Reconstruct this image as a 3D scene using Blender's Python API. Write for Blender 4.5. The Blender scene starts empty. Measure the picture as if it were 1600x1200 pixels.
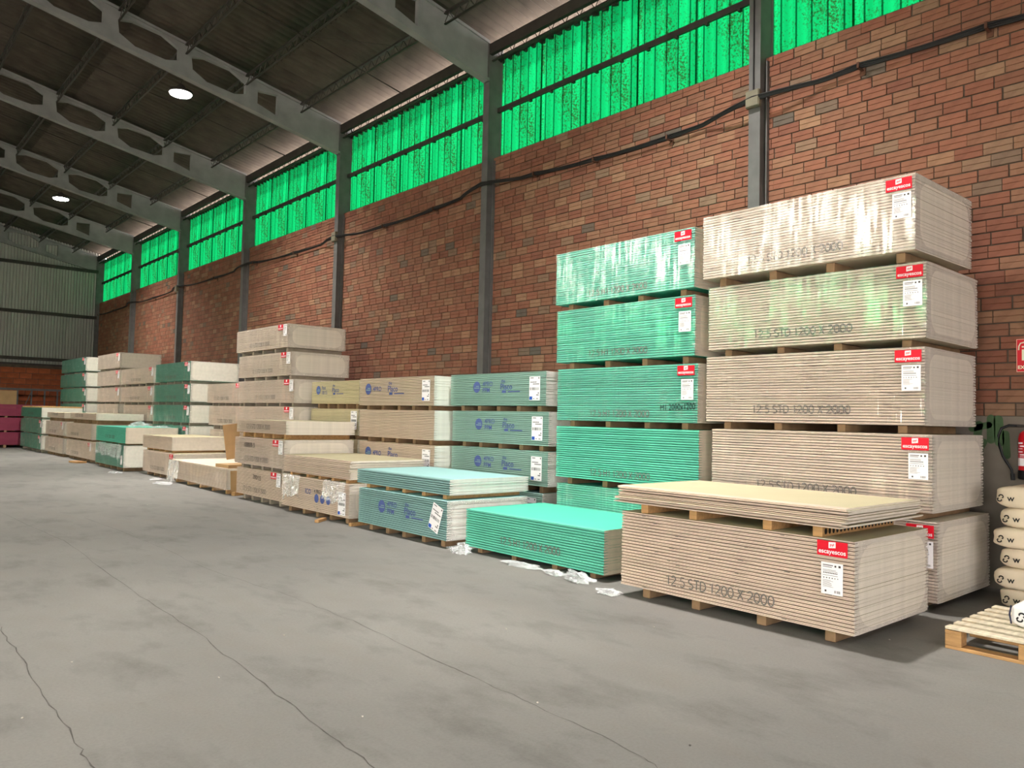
import bpy, bmesh, math, random
from mathutils import Vector, Matrix
random.seed(7)
S = bpy.context.scene
COL = S.collection
PI = math.pi

# ------------------------------------------------------------------ camera, world, sun, lamps, exposure
F_PX, YAW, PITCH, ROLL, CAM_H = 1216.18, math.radians(41.286), math.radians(2.531), math.radians(1.2625), 1.4618
_f = Vector((math.sin(YAW) * math.cos(PITCH), math.cos(YAW) * math.cos(PITCH), math.sin(PITCH)))
_r0 = Vector((math.cos(YAW), -math.sin(YAW), 0))
_u0 = _r0.cross(_f)
_r = _r0 * math.cos(ROLL) + _u0 * math.sin(ROLL)
_u = -_r0 * math.sin(ROLL) + _u0 * math.cos(ROLL)
cd = bpy.data.cameras.new('camera')
cam = bpy.data.objects.new('camera', cd)
COL.objects.link(cam)
cd.sensor_width = 36.0
cd.lens = 36.0 * F_PX / 1600.0
cd.clip_start = 0.05
cd.clip_end = 300
cam.matrix_world = Matrix(((_r.x, _u.x, -_f.x, 0), (_r.y, _u.y, -_f.y, 0), (_r.z, _u.z, -_f.z, CAM_H), (0, 0, 0, 1)))
S.camera = cam

def project(P):
    d = Vector(P) - Vector((0, 0, CAM_H))
    z = d.dot(_f)
    return (800 + F_PX * d.dot(_r) / z, 600 - F_PX * d.dot(_u) / z, z)

SKY, SUN, LAMP, EXPO = 15.5, 33.0, 450.0, 0.05
w = bpy.data.worlds.new('overcast_sky')
S.world = w
w.use_nodes = True
w.node_tree.nodes['Background'].inputs[0].default_value = (1.0, 0.95, 0.955, 1)
w.node_tree.nodes['Background'].inputs[1].default_value = SKY
sl = bpy.data.lights.new('sun', 'SUN')
sl.energy = SUN
sl.angle = math.radians(3)
sl.color = (1, 0.95, 0.9)
so = bpy.data.objects.new('sun', sl)
COL.objects.link(so)
so.location = (30, 10, 40)
so.rotation_euler = Vector((0.62, 0.25, 1.0)).to_track_quat('Z', 'Y').to_euler()
LAMP_XY = [(x, y) for x in (5.1, -4.6, -13.5) for y in (-5.4, 5.3, 16.2, 27.0)]
vs = S.view_settings
S.display_settings.display_device = 'sRGB'
vs.view_transform = 'Standard'
vs.look = 'None'
vs.gamma = 1.0
vs.exposure = EXPO
vs.use_curve_mapping = False

# ------------------------------------------------------------------ materials
def lin(c):
    return tuple(((v / 255) / 12.92 if v / 255 <= 0.04045 else ((v / 255 + 0.055) / 1.055) ** 2.4) for v in c) + (1.0,)

def newmat(name):
    m = bpy.data.materials.new(name)
    m.use_nodes = True
    nt = m.node_tree
    nt.nodes.clear()
    return m, nt, nt.nodes, nt.links

def out(nt, sock):
    o = nt.nodes.new('ShaderNodeOutputMaterial')
    nt.links.new(sock, o.inputs['Surface'])

def mapped_noise(nt, scale=(1, 1, 1), nscale=5.0, detail=4.0, rough=0.5, coord='Object'):
    tc = nt.nodes.new('ShaderNodeTexCoord')
    mp = nt.nodes.new('ShaderNodeMapping')
    mp.inputs['Scale'].default_value = scale
    nz = nt.nodes.new('ShaderNodeTexNoise')
    nz.inputs['Scale'].default_value = nscale
    nz.inputs['Detail'].default_value = detail
    nz.inputs['Roughness'].default_value = rough
    nt.links.new(tc.outputs[coord], mp.inputs[0])
    nt.links.new(mp.outputs[0], nz.inputs['Vector'])
    return nz.outputs['Fac']

def ramp(nt, fac, stops, interp='LINEAR'):
    r = nt.nodes.new('ShaderNodeValToRGB')
    r.color_ramp.interpolation = interp
    el = r.color_ramp.elements
    while len(el) < len(stops):
        el.new(0.5)
    for e, (p, c) in zip(el, stops):
        e.position = p
        e.color = c if len(c) == 4 else tuple(c) + (1,)
    nt.links.new(fac, r.inputs[0])
    return r.outputs[0]

def mixc(nt, a, b, fac, mode='MIX'):
    m = nt.nodes.new('ShaderNodeMix')
    m.data_type = 'RGBA'
    m.blend_type = mode
    for s, v in ((0, fac), (6, a), (7, b)):
        if isinstance(v, (int, float, tuple)):
            m.inputs[s].default_value = v
        else:
            nt.links.new(v, m.inputs[s])
    return m.outputs[2]

def math_(nt, op, a, b=0.0, c=None):
    m = nt.nodes.new('ShaderNodeMath')
    m.operation = op
    for i, v in enumerate((a, b) if c is None else (a, b, c)):
        if isinstance(v, (int, float)):
            m.inputs[i].default_value = v
        else:
            nt.links.new(v, m.inputs[i])
    return m.outputs[0]

def principled(nt, color, rough=0.8, metal=0.0, bump=None, bstr=0.3, bdist=0.01, spec=0.3):
    p = nt.nodes.new('ShaderNodeBsdfPrincipled')
    if isinstance(color, tuple):
        p.inputs['Base Color'].default_value = color
    else:
        nt.links.new(color, p.inputs['Base Color'])
    if isinstance(rough, (int, float)):
        p.inputs['Roughness'].default_value = rough
    else:
        nt.links.new(rough, p.inputs['Roughness'])
    p.inputs['Metallic'].default_value = metal
    p.inputs['Specular IOR Level'].default_value = spec
    if bump is not None:
        b = nt.nodes.new('ShaderNodeBump')
        b.inputs['Strength'].default_value = bstr
        b.inputs['Distance'].default_value = bdist
        nt.links.new(bump, b.inputs['Height'])
        nt.links.new(b.outputs[0], p.inputs['Normal'])
    return p.outputs[0]

def plain(name, rgb, rough=0.7, metal=0.0, var=0.12, nscale=8.0, scale=(1, 1, 1), spec=0.3, objvar=0.0):
    m, nt, N, L = newmat(name)
    fac = mapped_noise(nt, scale, nscale)
    c = lin(rgb)
    lo = tuple(v * (1 - var) for v in c[:3])
    hi = tuple(min(1, v * (1 + var)) for v in c[:3])
    col = ramp(nt, fac, [(0.3, lo), (0.7, hi)])
    if objvar:
        oi = N.new('ShaderNodeObjectInfo')
        v = math_(nt, 'MULTIPLY_ADD', oi.outputs['Random'], objvar, 1 - objvar / 2)
        hs = N.new('ShaderNodeHueSaturation')
        L.new(v, hs.inputs['Value'])
        L.new(col, hs.inputs['Color'])
        col = hs.outputs[0]
    out(nt, principled(nt, col, rough, metal, spec=spec))
    return m

M = {}
def floor_mat():
    m, nt, N, L = newmat('worn_concrete')
    big = mapped_noise(nt, (1, 0.55, 1), 0.32, 5, 0.6)
    mid = mapped_noise(nt, (1, 0.5, 1), 2.3, 8, 0.65)
    fine = mapped_noise(nt, (1, 1, 1), 60, 6, 0.7)
    spots = mapped_noise(nt, (1, 1, 1), 4.5, 2, 0.5)
    c = ramp(nt, big, [(0.3, lin((111, 109, 105))[:3]), (0.52, lin((125, 122, 117))[:3]), (0.72, lin((137, 134, 129))[:3])])
    c = mixc(nt, c, ramp(nt, mid, [(0.3, (0.6, 0.59, 0.57)), (0.5, (1, 1, 1)), (0.75, (1.0, 0.96, 0.92))]), 0.7, 'MULTIPLY')
    c = mixc(nt, c, ramp(nt, fine, [(0.25, (0.72, 0.72, 0.72)), (0.6, (1, 1, 1))]), 0.5, 'MULTIPLY')
    c = mixc(nt, c, lin((92, 84, 76)), math_(nt, 'MULTIPLY', ramp(nt, spots, [(0.70, (0, 0, 0)), (0.82, (1, 1, 1))]), 0.35))
    c = mixc(nt, c, lin((200, 198, 192)), math_(nt, 'MULTIPLY', ramp(nt, mapped_noise(nt, (1, 1, 1), 16, 3, 0.6), [(0.74, (0, 0, 0)), (0.8, (1, 1, 1))]), 0.25))
    rg = ramp(nt, mid, [(0.3, (0.82,) * 3), (0.7, (0.95,) * 3)])
    out(nt, principled(nt, c, rg, 0, fine, 0.25, 0.004, 0.15))
    return m
M['floor'] = floor_mat()

def brick_mat():
    m, nt, N, L = newmat('perforated_clay_brick')
    at = N.new('ShaderNodeAttribute')
    at.attribute_name = 'tint'
    oi = N.new('ShaderNodeObjectInfo')
    t = math_(nt, 'FRACT', math_(nt, 'ADD', at.outputs['Fac'], oi.outputs['Random']))
    c = ramp(nt, t, [(0.0, lin((114, 73, 57))[:3]), (0.25, lin((123, 80, 62))[:3]), (0.5, lin((119, 84, 65))[:3]), (0.7, lin((108, 68, 54))[:3]),
                     (0.92, lin((132, 100, 77))[:3]), (0.98, lin((102, 84, 70))[:3]), (1.0, lin((82, 74, 66))[:3])])
    n1 = mapped_noise(nt, (1, 1, 1), 7, 5, 0.65, 'Object')
    n2 = mapped_noise(nt, (1, 0.6, 1.6), 1.1, 3, 0.6, 'Object')
    c = mixc(nt, c, ramp(nt, n1, [(0.3, (0.66, 0.62, 0.6)), (0.55, (1, 1, 1)), (0.8, (1.0, 0.94, 0.86))]), 0.7, 'MULTIPLY')
    c = mixc(nt, c, lin((126, 106, 84)), math_(nt, 'MULTIPLY', ramp(nt, n2, [(0.62, (0, 0, 0)), (0.75, (1, 1, 1))]), 0.22))
    out(nt, principled(nt, c, 0.85, 0, n1, 0.3, 0.004, 0.2))
    return m
M['brick'] = brick_mat()
M['mortar'] = plain('brick_mortar', (70, 60, 50), 0.95, 0, 0.25, 6)
M['plinth'] = plain('rendered_plinth', (104, 96, 86), 0.9, 0, 0.2, 3)
M['block'] = plain('thermoclay_block', (128, 66, 38), 0.9, 0, 0.22, 5, objvar=0.35)
M['steel'] = plain('grey_painted_steel', (82, 80, 78), 0.55, 0.0, 0.15, 5)
M['darksteel'] = plain('dark_steel', (52, 46, 42), 0.6, 0.2, 0.2, 6)
M['concrete'] = plain('cast_concrete_frame', (116, 115, 113), 0.8, 0, 0.16, 3)
M['sheetmetal'] = plain('galvanised_cladding', (150, 148, 140), 0.5, 0.15, 0.1, 1.5, (1, 1, 0.3))
M['fibrecement'] = plain('fibre_cement_sheet', (66, 59, 52), 0.9, 0, 0.28, 2.2, objvar=0.16)
M['ground_out'] = plain('yard_concrete', (226, 218, 210), 0.9, 0, 0.05, 1)
M['wood'] = plain('pale_softwood', (174, 134, 88), 0.75, 0, 0.22, 6, (6, 1, 6), objvar=0.15)
M['weathered_wood'] = plain('weathered_slat_wood', (196, 184, 160), 0.85, 0, 0.2, 5, (1, 6, 6), objvar=0.2)
M['bearer'] = plain('bearer_strip', (132, 106, 78), 0.85, 0, 0.2, 8, objvar=0.2)
M['bearer_grey'] = plain('wrapped_bearer', (146, 134, 118), 0.8, 0, 0.15, 8, objvar=0.15)
M['dark_hole'] = plain('open_bore', (30, 24, 18), 0.95, 0, 0.1, 5)
M['fibreboard'] = plain('brown_fibreboard', (166, 134, 94), 0.8, 0, 0.08, 5)
M['rose'] = plain('rose_board_paper', (136, 56, 76), 0.8, 0, 0.08, 4)
M['tag_red'] = plain('red_label_print', (214, 16, 40), 0.45, 0, 0.02, 3)
M['tag_white'] = plain('white_label_paper', (236, 232, 232), 0.6, 0, 0.02, 3)
M['ink'] = plain('black_print', (64, 60, 58), 0.8, 0, 0.1, 5)
M['ink_soft'] = plain('grey_print', (104, 98, 92), 0.85, 0, 0.15, 9)
M['ink_blue'] = plain('blue_print', (74, 88, 140), 0.8, 0, 0.1, 9)
M['blue'] = plain('blue_stamp', (32, 80, 170), 0.7, 0, 0.05, 9)
M['marker'] = plain('black_marker', (22, 22, 24), 0.7, 0, 0.1, 5)
M['cable'] = plain('black_cable_sheath', (22, 20, 20), 0.6, 0, 0.1, 5)
M['rust'] = plain('rusty_bracket', (78, 50, 36), 0.85, 0.1, 0.3, 12)
M['box'] = plain('junction_box_plastic', (96, 90, 74), 0.6, 0, 0.15, 8)
M['ext_red'] = plain('extinguisher_red', (186, 18, 32), 0.3, 0, 0.04, 3, spec=0.5)
M['rubber'] = plain('black_rubber', (16, 16, 18), 0.5, 0, 0.05, 3)
M['sign_red'] = plain('sign_red', (196, 20, 34), 0.5, 0, 0.03, 3)
M['sign_glow'] = plain('sign_photoluminescent', (216, 220, 190), 0.5, 0, 0.02, 3)
M['bag'] = plain('kraft_bag_paper', (206, 190, 164), 0.75, 0, 0.08, 6)
M['bag_white'] = plain('white_bag_paper', (232, 228, 224), 0.6, 0, 0.03, 6)
M['bag_navy'] = plain('navy_bag_edge', (40, 44, 70), 0.6, 0, 0.03, 6)
M['spray'] = plain('green_spray_paint', (58, 78, 50), 0.8, 0, 0.3, 10)
M['crack'] = plain('floor_crack_dirt', (84, 80, 76), 0.95, 0, 0.3, 12)
M['gravel'] = plain('plaster_crumb', (176, 168, 156), 0.9, 0, 0.2, 12)

def board_mats(key, edge, core, face, ev=0.08):
    M[key + '_edge'] = plain(key + '_board_edge_paper', edge, 0.8, 0, ev, 5, (0.3, 0.5, 3), objvar=0.12)
    M[key + '_core'] = plain(key + '_board_cut_end', core, 0.9, 0, 0.06, 14, objvar=0.07)
    M[key + '_face'] = plain(key + '_board_face_paper', face, 0.75, 0, 0.03, 2)
board_mats('std', (202, 182, 164), (216, 207, 192), (182, 172, 140))
board_mats('stdgrey', (204, 186, 168), (216, 207, 193), (210, 202, 182))
board_mats('h1', (94, 186, 160), (206, 192, 172), (78, 186, 158))
board_mats('h1dark', (84, 140, 118), (214, 208, 194), (110, 200, 176))
board_mats('ppm', (140, 172, 158), (226, 222, 214), (168, 212, 206))
board_mats('ppmblue', (128, 164, 160), (226, 222, 214), (152, 194, 192))
board_mats('buff', (200, 180, 158), (216, 220, 208), (216, 200, 170))
board_mats('yellow', (200, 186, 150), (214, 206, 186), (214, 200, 160))
board_mats('rose', (136, 56, 76), (200, 170, 170), (150, 66, 86))

def film_mat(name, haze, gloss, hz=(0.86, 0.86, 0.88), rough=0.13, sy=26.0):
    m, nt, N, L = newmat(name)
    tc = N.new('ShaderNodeTexCoord')
    mp = N.new('ShaderNodeMapping')
    mp.inputs['Scale'].default_value = (sy, sy, 2.2)
    L.new(tc.outputs['Object'], mp.inputs[0])
    nz = N.new('ShaderNodeTexNoise')
    nz.inputs['Scale'].default_value = 1.0
    nz.inputs['Detail'].default_value = 4
    L.new(mp.outputs[0], nz.inputs['Vector'])
    wide = mapped_noise(nt, (1, 2.4, 1.6), 1.5, 2, 0.5)
    streak = ramp(nt, nz.outputs['Fac'], [(0.42, (0, 0, 0)), (0.66, (1, 1, 1))])
    patch = ramp(nt, wide, [(0.38, (0.1,) * 3), (0.62, (1, 1, 1))])
    b = N.new('ShaderNodeBump')
    b.inputs['Strength'].default_value = 0.55
    b.inputs['Distance'].default_value = 0.012
    L.new(nz.outputs['Fac'], b.inputs['Height'])
    tr = N.new('ShaderNodeBsdfTransparent')
    tr.inputs[0].default_value = (0.93, 0.93, 0.935, 1)
    gl = N.new('ShaderNodeBsdfGlossy')
    gl.inputs['Roughness'].default_value = rough
    L.new(b.outputs[0], gl.inputs['Normal'])
    df = N.new('ShaderNodeBsdfDiffuse')
    df.inputs[0].default_value = hz + (1,)
    fac = math_(nt, 'MULTIPLY_ADD', math_(nt, 'MULTIPLY', streak, patch), gloss, 0.03)
    L.new(fac, gl.inputs[0])
    m1 = N.new('ShaderNodeAddShader')
    L.new(tr.outputs[0], m1.inputs[0]); L.new(gl.outputs[0], m1.inputs[1])
    m2 = N.new('ShaderNodeMixShader')
    hf = math_(nt, 'MULTIPLY', nz.outputs['Fac'], haze * 2)
    L.new(hf, m2.inputs[0]); L.new(m1.outputs[0], m2.inputs[1]); L.new(df.outputs[0], m2.inputs[2])
    out(nt, m2.outputs[0])
    return m
M['film'] = film_mat('stretch_film', 0.03, 0.40, rough=0.09)
M['film_fold'] = film_mat('folded_stretch_film', 0.11, 0.16, (0.62, 0.58, 0.56), 0.25)
M['film_crumple'] = film_mat('crumpled_film', 0.21, 0.75, (0.72, 0.72, 0.72), 0.12, 46.0)

M['film_torn'] = film_mat('torn_film', 0.3, 0.7, (0.8, 0.79, 0.78), 0.14, 46.0)

def pane_mat(name, base, dark, pitch):
    m, nt, N, L = newmat(name)
    sp = mapped_noise(nt, (1, 1, 1), 34, 3, 0.75)
    dirt = mapped_noise(nt, (1, 2.6, 0.7), 1.3, 4, 0.65)
    wave = mapped_noise(nt, (0.1, 5.3, 0.22), 1.0, 1, 0.4)
    s = math_(nt, 'MULTIPLY_ADD', math_(nt, 'SUBTRACT', sp, math_(nt, 'MULTIPLY_ADD', dirt, 0.55, 0.12)), 6.0, 0.36)
    s.node.use_clamp = True
    c = mixc(nt, dark, base, s)
    c = mixc(nt, c, ramp(nt, wave, [(0.36, (0.55, 0.6, 0.55)), (0.62, (1, 1, 1))]), 0.8, 'MULTIPLY')
    c = mixc(nt, c, ramp(nt, sp, [(0.56, (0, 0, 0)), (0.72, (1, 1, 1))]), 0.0, 'MIX')
    # shade of the steep wave sides, painted as dark lines in the troughs
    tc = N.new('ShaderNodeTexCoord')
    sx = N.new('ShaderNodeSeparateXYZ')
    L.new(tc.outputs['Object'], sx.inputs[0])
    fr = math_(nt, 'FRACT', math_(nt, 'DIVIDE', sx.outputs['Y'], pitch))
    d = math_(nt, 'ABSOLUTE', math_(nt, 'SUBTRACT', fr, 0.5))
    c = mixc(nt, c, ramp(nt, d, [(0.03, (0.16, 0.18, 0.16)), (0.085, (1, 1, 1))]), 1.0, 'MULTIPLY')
    t = N.new('ShaderNodeBsdfTranslucent')
    L.new(c, t.inputs[0])
    d = N.new('ShaderNodeBsdfDiffuse')
    L.new(c, d.inputs[0])
    mx = N.new('ShaderNodeMixShader')
    mx.inputs[0].default_value = 0.12
    L.new(t.outputs[0], mx.inputs[1]); L.new(d.outputs[0], mx.inputs[2])
    out(nt, mx.outputs[0])
    return m
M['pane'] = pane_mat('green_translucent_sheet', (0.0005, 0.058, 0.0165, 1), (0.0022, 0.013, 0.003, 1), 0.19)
M['pane_boosted'] = pane_mat('brightened_green_translucent_sheet', (0.006, 0.30, 0.10, 1), (0.004, 0.16, 0.05, 1), 0.19)  # same green sheet with its colour brightened to strengthen reflections in the wrap
M['fill_skylight'] = pane_mat('added_milky_rooflight', (0.62, 0.575, 0.50, 1), (0.50, 0.45, 0.38, 1), 0.19)

def emit(name, col, st):
    m, nt, N, L = newmat(name)
    e = N.new('ShaderNodeEmission')
    e.inputs[0].default_value = col
    e.inputs[1].default_value = st
    out(nt, e.outputs[0])
    return m
M['led'] = emit('led_panel', (1, 0.98, 0.96, 1), 30.0)

# ------------------------------------------------------------------ mesh helpers
class MB:
    def __init__(s):
        s.v, s.f, s.m = [], [], []
    def quad(s, a, b, c, d, mi=0):
        n = len(s.v); s.v += [a, b, c, d]; s.f.append((n, n + 1, n + 2, n + 3)); s.m.append(mi)
    def poly(s, pts, mi=0):
        n = len(s.v); s.v += list(pts); s.f.append(tuple(range(n, n + len(pts)))); s.m.append(mi)
    def box(s, x0, x1, y0, y1, z0, z1, mi=0):
        n = len(s.v)
        s.v += [(x, y, z) for x in (x0, x1) for y in (y0, y1) for z in (z0, z1)]
        for q in ((0, 1, 3, 2), (4, 6, 7, 5), (0, 4, 5, 1), (2, 3, 7, 6), (0, 2, 6, 4), (1, 5, 7, 3)):
            s.f.append(tuple(n + i for i in q)); s.m.append(mi)
    def cbox(s, x0, x1, y0, y1, z0, z1, c=0.004, mi=0):
        """box with chamfered edges"""
        bm = bmesh.new()
        bmesh.ops.create_cube(bm, size=1)
        for v in bm.verts:
            v.co = Vector(((x0 + x1) / 2 + v.co.x * (x1 - x0), (y0 + y1) / 2 + v.co.y * (y1 - y0), (z0 + z1) / 2 + v.co.z * (z1 - z0)))
        bmesh.ops.bevel(bm, geom=list(bm.edges), offset=c, segments=1, affect='EDGES')
        n = len(s.v)
        bm.verts.index_update()
        s.v += [tuple(v.co) for v in bm.verts]
        for f in bm.faces:
            s.f.append(tuple(n + v.index for v in f.verts)); s.m.append(mi)
        bm.free()
    def bar(s, p, q, r, k=4, mi=0, caps=True):
        p, q = Vector(p), Vector(q)
        d = (q - p).normalized()
        a = d.cross(Vector((0, 0, 1)))
        if a.length < 1e-4:
            a = Vector((1, 0, 0))
        a.normalize(); b = d.cross(a)
        n = len(s.v)
        for P in (p, q):
            for i in range(k):
                t = 2 * PI * (i + 0.5) / k
                s.v.append(tuple(P + (a * math.cos(t) + b * math.sin(t)) * r))
        for i in range(k):
            j = (i + 1) % k
            s.f.append((n + i, n + j, n + k + j, n + k + i)); s.m.append(mi)
        if caps:
            s.f.append(tuple(n + i for i in reversed(range(k)))); s.m.append(mi)
            s.f.append(tuple(n + k + i for i in range(k))); s.m.append(mi)
    def tube(s, pts, r, k=6, mi=0):
        pts = [Vector(p) for p in pts]
        n = len(s.v)
        up = None
        for i, P in enumerate(pts):
            d = (pts[min(i + 1, len(pts) - 1)] - pts[max(i - 1, 0)]).normalized()
            a = d.cross(Vector((0, 0, 1)) if up is None else up)
            if a.length < 1e-3:
                a = d.cross(Vector((1, 0, 0)))
            a.normalize(); b = d.cross(a); up = -b if False else (up or None)
            for j in range(k):
                t = 2 * PI * j / k
                s.v.append(tuple(P + (a * math.cos(t) + b * math.sin(t)) * r))
        for i in range(len(pts) - 1):
            for j in range(k):
                e = (j + 1) % k
                s.f.append((n + i * k + j, n + i * k + e, n + (i + 1) * k + e, n + (i + 1) * k + j)); s.m.append(mi)
        s.f.append(tuple(n + j for j in reversed(range(k)))); s.m.append(mi)
        m_ = n + (len(pts) - 1) * k
        s.f.append(tuple(m_ + j for j in range(k))); s.m.append(mi)
    def lathe(s, prof, cx=0, cy=0, k=24, mi=0):
        n = len(s.v)
        for r, z in prof:
            for j in range(k):
                t = 2 * PI * j / k
                s.v.append((cx + r * math.cos(t), cy + r * math.sin(t), z))
        for i in range(len(prof) - 1):
            for j in range(k):
                e = (j + 1) % k
                s.f.append((n + i * k + j, n + i * k + e, n + (i + 1) * k + e, n + (i + 1) * k + j)); s.m.append(mi)
        s.f.append(tuple(n + j for j in reversed(range(k)))); s.m.append(mi)
        m_ = n + (len(prof) - 1) * k
        s.f.append(tuple(m_ + j for j in range(k))); s.m.append(mi)
    def mesh(s, name, mats, smooth=False):
        me = bpy.data.meshes.new(name)
        me.from_pydata([tuple(v) for v in s.v], [], s.f)
        for m in mats:
            me.materials.append(M[m] if isinstance(m, str) else m)
        me.polygons.foreach_set('material_index', s.m)
        if smooth:
            me.polygons.foreach_set('use_smooth', [True] * len(s.f))
        me.update()
        return me
    def build(s, name, mats, parent=None, loc=(0, 0, 0), smooth=False):
        return link(name, s.mesh(name, mats if isinstance(mats, (list, tuple)) else [mats], smooth), parent, loc)

def link(name, me, parent=None, loc=(0, 0, 0), rot=None):
    o = bpy.data.objects.new(name, me)
    COL.objects.link(o)
    o.location = loc
    if rot is not None:
        o.rotation_euler = rot
    if parent is not None:
        o.parent = parent
    return o

def empty(name, loc, rz=0.0):
    o = bpy.data.objects.new(name, None)
    o.empty_display_size = 0.2
    COL.objects.link(o)
    o.location = loc
    o.rotation_euler = (0, 0, rz)
    return o

def tag(o, label, cat=None, group=None, kind=None):
    o['label'] = label
    if cat:
        o['category'] = cat
    if group:
        o['group'] = group
    if kind:
        o['kind'] = kind
    return o

_txt = {}
def text_mesh(body, size, mat, bold=0.0, align='LEFT', stretch=1.0):
    k = (body, size, mat, bold, align, stretch)
    if k not in _txt:
        cu = bpy.data.curves.new('lettering', 'FONT')
        cu.body = body; cu.size = size; cu.align_x = align; cu.offset = bold; cu.resolution_u = 3
        cu.extrude = 0.0004
        ob = bpy.data.objects.new('lettering', cu)
        COL.objects.link(ob)
        dg = bpy.context.evaluated_depsgraph_get()
        me = bpy.data.meshes.new_from_object(ob.evaluated_get(dg))
        bpy.data.objects.remove(ob)
        me.name = 'lettering'
        if stretch != 1.0:
            for v in me.vertices:
                v.co.x *= stretch
        me.materials.clear()
        me.materials.append(M[mat])
        _txt[k] = me
    return _txt[k]

def arc(cx, cy, rx, ry, a0, a1, n=8):
    return [(cx + rx * math.cos(math.radians(a0 + (a1 - a0) * i / n)), cy + ry * math.sin(math.radians(a0 + (a1 - a0) * i / n))) for i in range(n + 1)]
GLYPH = {
    '0': (0.56, [arc(0.25, 0.36, 0.22, 0.36, 90, 450, 16)]),
    '1': (0.5, [[(0.08, 0.58), (0.26, 0.72), (0.26, 0)]]),
    '2': (0.56, [arc(0.25, 0.52, 0.2, 0.2, 160, -30, 8) + [(0.04, 0.0), (0.47, 0.0)]]),
    '5': (0.56, [[(0.43, 0.72), (0.12, 0.72), (0.09, 0.40)] + arc(0.23, 0.22, 0.22, 0.22, 105, -140, 9)]),
    '.': (0.28, [[(0.1, 0.0), (0.1, 0.06)]]),
    'S': (0.52, [arc(0.24, 0.54, 0.19, 0.18, 50, 250, 7) + arc(0.24, 0.18, 0.21, 0.18, 70, -140, 8)]),
    'T': (0.54, [[(0.02, 0.72), (0.5, 0.72)], [(0.26, 0.72), (0.26, 0)]]),
    'D': (0.64, [[(0.08, 0), (0.08, 0.72)] + arc(0.22, 0.36, 0.33, 0.36, 90, -90, 10) + [(0.08, 0)]]),
    'H': (0.66, [[(0.08, 0), (0.08, 0.72)], [(0.52, 0), (0.52, 0.72)], [(0.08, 0.37), (0.52, 0.37)]]),
    'X': (0.58, [[(0.05, 0), (0.49, 0.72)], [(0.05, 0.72), (0.49, 0)]]),
    ' ': (0.24, []),
}
def stroke_mesh(body, size, mat, wd=0.1):
    k = ('stroke', body, size, mat)
    if k in _txt: return _txt[k]
    b = MB(); x = 0
    for ch in body:
        adv, lines = GLYPH[ch]
        for P in lines:
            P = [Vector((px + x, py)) for px, py in P]
            Lp, Rp = [], []
            for i, p_ in enumerate(P):
                d = (P[min(i + 1, len(P) - 1)] - P[max(i - 1, 0)]).normalized()
                n = Vector((-d.y, d.x)) * wd / 2
                Lp.append(p_ + n); Rp.append(p_ - n)
            for i in range(len(P) - 1):
                b.quad(*[(q.x * size, q.y * size, 0.0003) for q in (Rp[i], Rp[i + 1], Lp[i + 1], Lp[i])])
        x += adv
    me = b.mesh('printed_lettering', [mat]); me['width'] = x * size
    _txt[k] = me
    return me

FACE = Matrix(((0, 0, -1), (-1, 0, 0), (0, 1, 0))).to_euler()       # reads along -Y, faces -X
ENDF = Matrix(((1, 0, 0), (0, 0, -1), (0, 1, 0))).to_euler()        # reads along +X, faces -Y

# ------------------------------------------------------------------ setting
WX = 8.14            # brick face of the long wall
WINX = 8.257         # window skin
COLX = 7.99          # face of the columns
BAY, Y0 = 5.0, 4.833
YB = 34.85           # far wall
def bayY(k):
    return Y0 + BAY * k
LX, NY, RIDGE = -18.0, -10.0, -5.0
SLOPE = 0.199
def raft(x):
    return 7.705 + SLOPE * (COLX - x) if x > RIDGE else 7.705 + SLOPE * (COLX - RIDGE) - SLOPE * (RIDGE - x)
def roofz(x):
    return raft(x) + 0.11

b = MB(); b.box(LX - 0.3, WX + 0.3, NY - 0.3, YB + 0.3, -0.3, 0)
floor = tag(b.build('floor', 'floor'), 'worn grey concrete warehouse floor with long cracks', kind='structure')
def crack(pts, wdt):
    b = MB(); P = []
    for i in range(len(pts) - 1):
        for s in range(8):
            t = s / 8
            P.append((pts[i][0] * (1 - t) + pts[i + 1][0] * t, pts[i][1] * (1 - t) + pts[i + 1][1] * t))
    P.append(pts[-1])
    L_, R_ = [], []
    for i, (x, y) in enumerate(P):
        a, c = P[max(i - 1, 0)], P[min(i + 1, len(P) - 1)]
        d = Vector((c[0] - a[0], c[1] - a[1])).normalized()
        j = random.uniform(-0.012, 0.012); ww = wdt * random.uniform(0.4, 1.2)
        L_.append((x - d.y * (ww + j), y + d.x * (ww + j), 0.0012)); R_.append((x + d.y * (ww - j), y - d.x * (ww - j), 0.0012))
    for i in range(len(P) - 1):
        b.quad(L_[i], R_[i], R_[i + 1], L_[i + 1])
    b.build('crack', 'crack', floor)
def gp(x, y):
    d = _f + _r * ((x - 800) / F_PX) - _u * ((y - 600) / F_PX)
    t = -CAM_H / d.z
    return (d.x * t, d.y * t)
crack([gp(*q) for q in ((0, 800), (100, 845), (210, 925), (310, 990), (400, 1060), (500, 1135), (590, 1203))], 0.003)
crack([gp(*q) for q in ((0, 980), (30, 1025), (70, 1085), (120, 1160), (150, 1210))], 0.0035)
crack([gp(*q) for q in ((135, 810), (240, 850), (325, 890), (450, 930), (550, 970), (700, 1040), (800, 1085), (960, 1160), (1030, 1200))], 0.0022)

b = MB(); b.box(WX + 0.16, 60, -40, 70, -0.3, -0.02); b.box(-70, LX - 0.3, -50, 70, -0.3, -0.02); b.box(LX - 0.3, WX + 0.16, -50, NY - 0.3, -0.3, -0.02)
tag(b.build('yard_ground', 'ground_out'), 'pale concrete yard outside the side walls', kind='structure')

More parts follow.
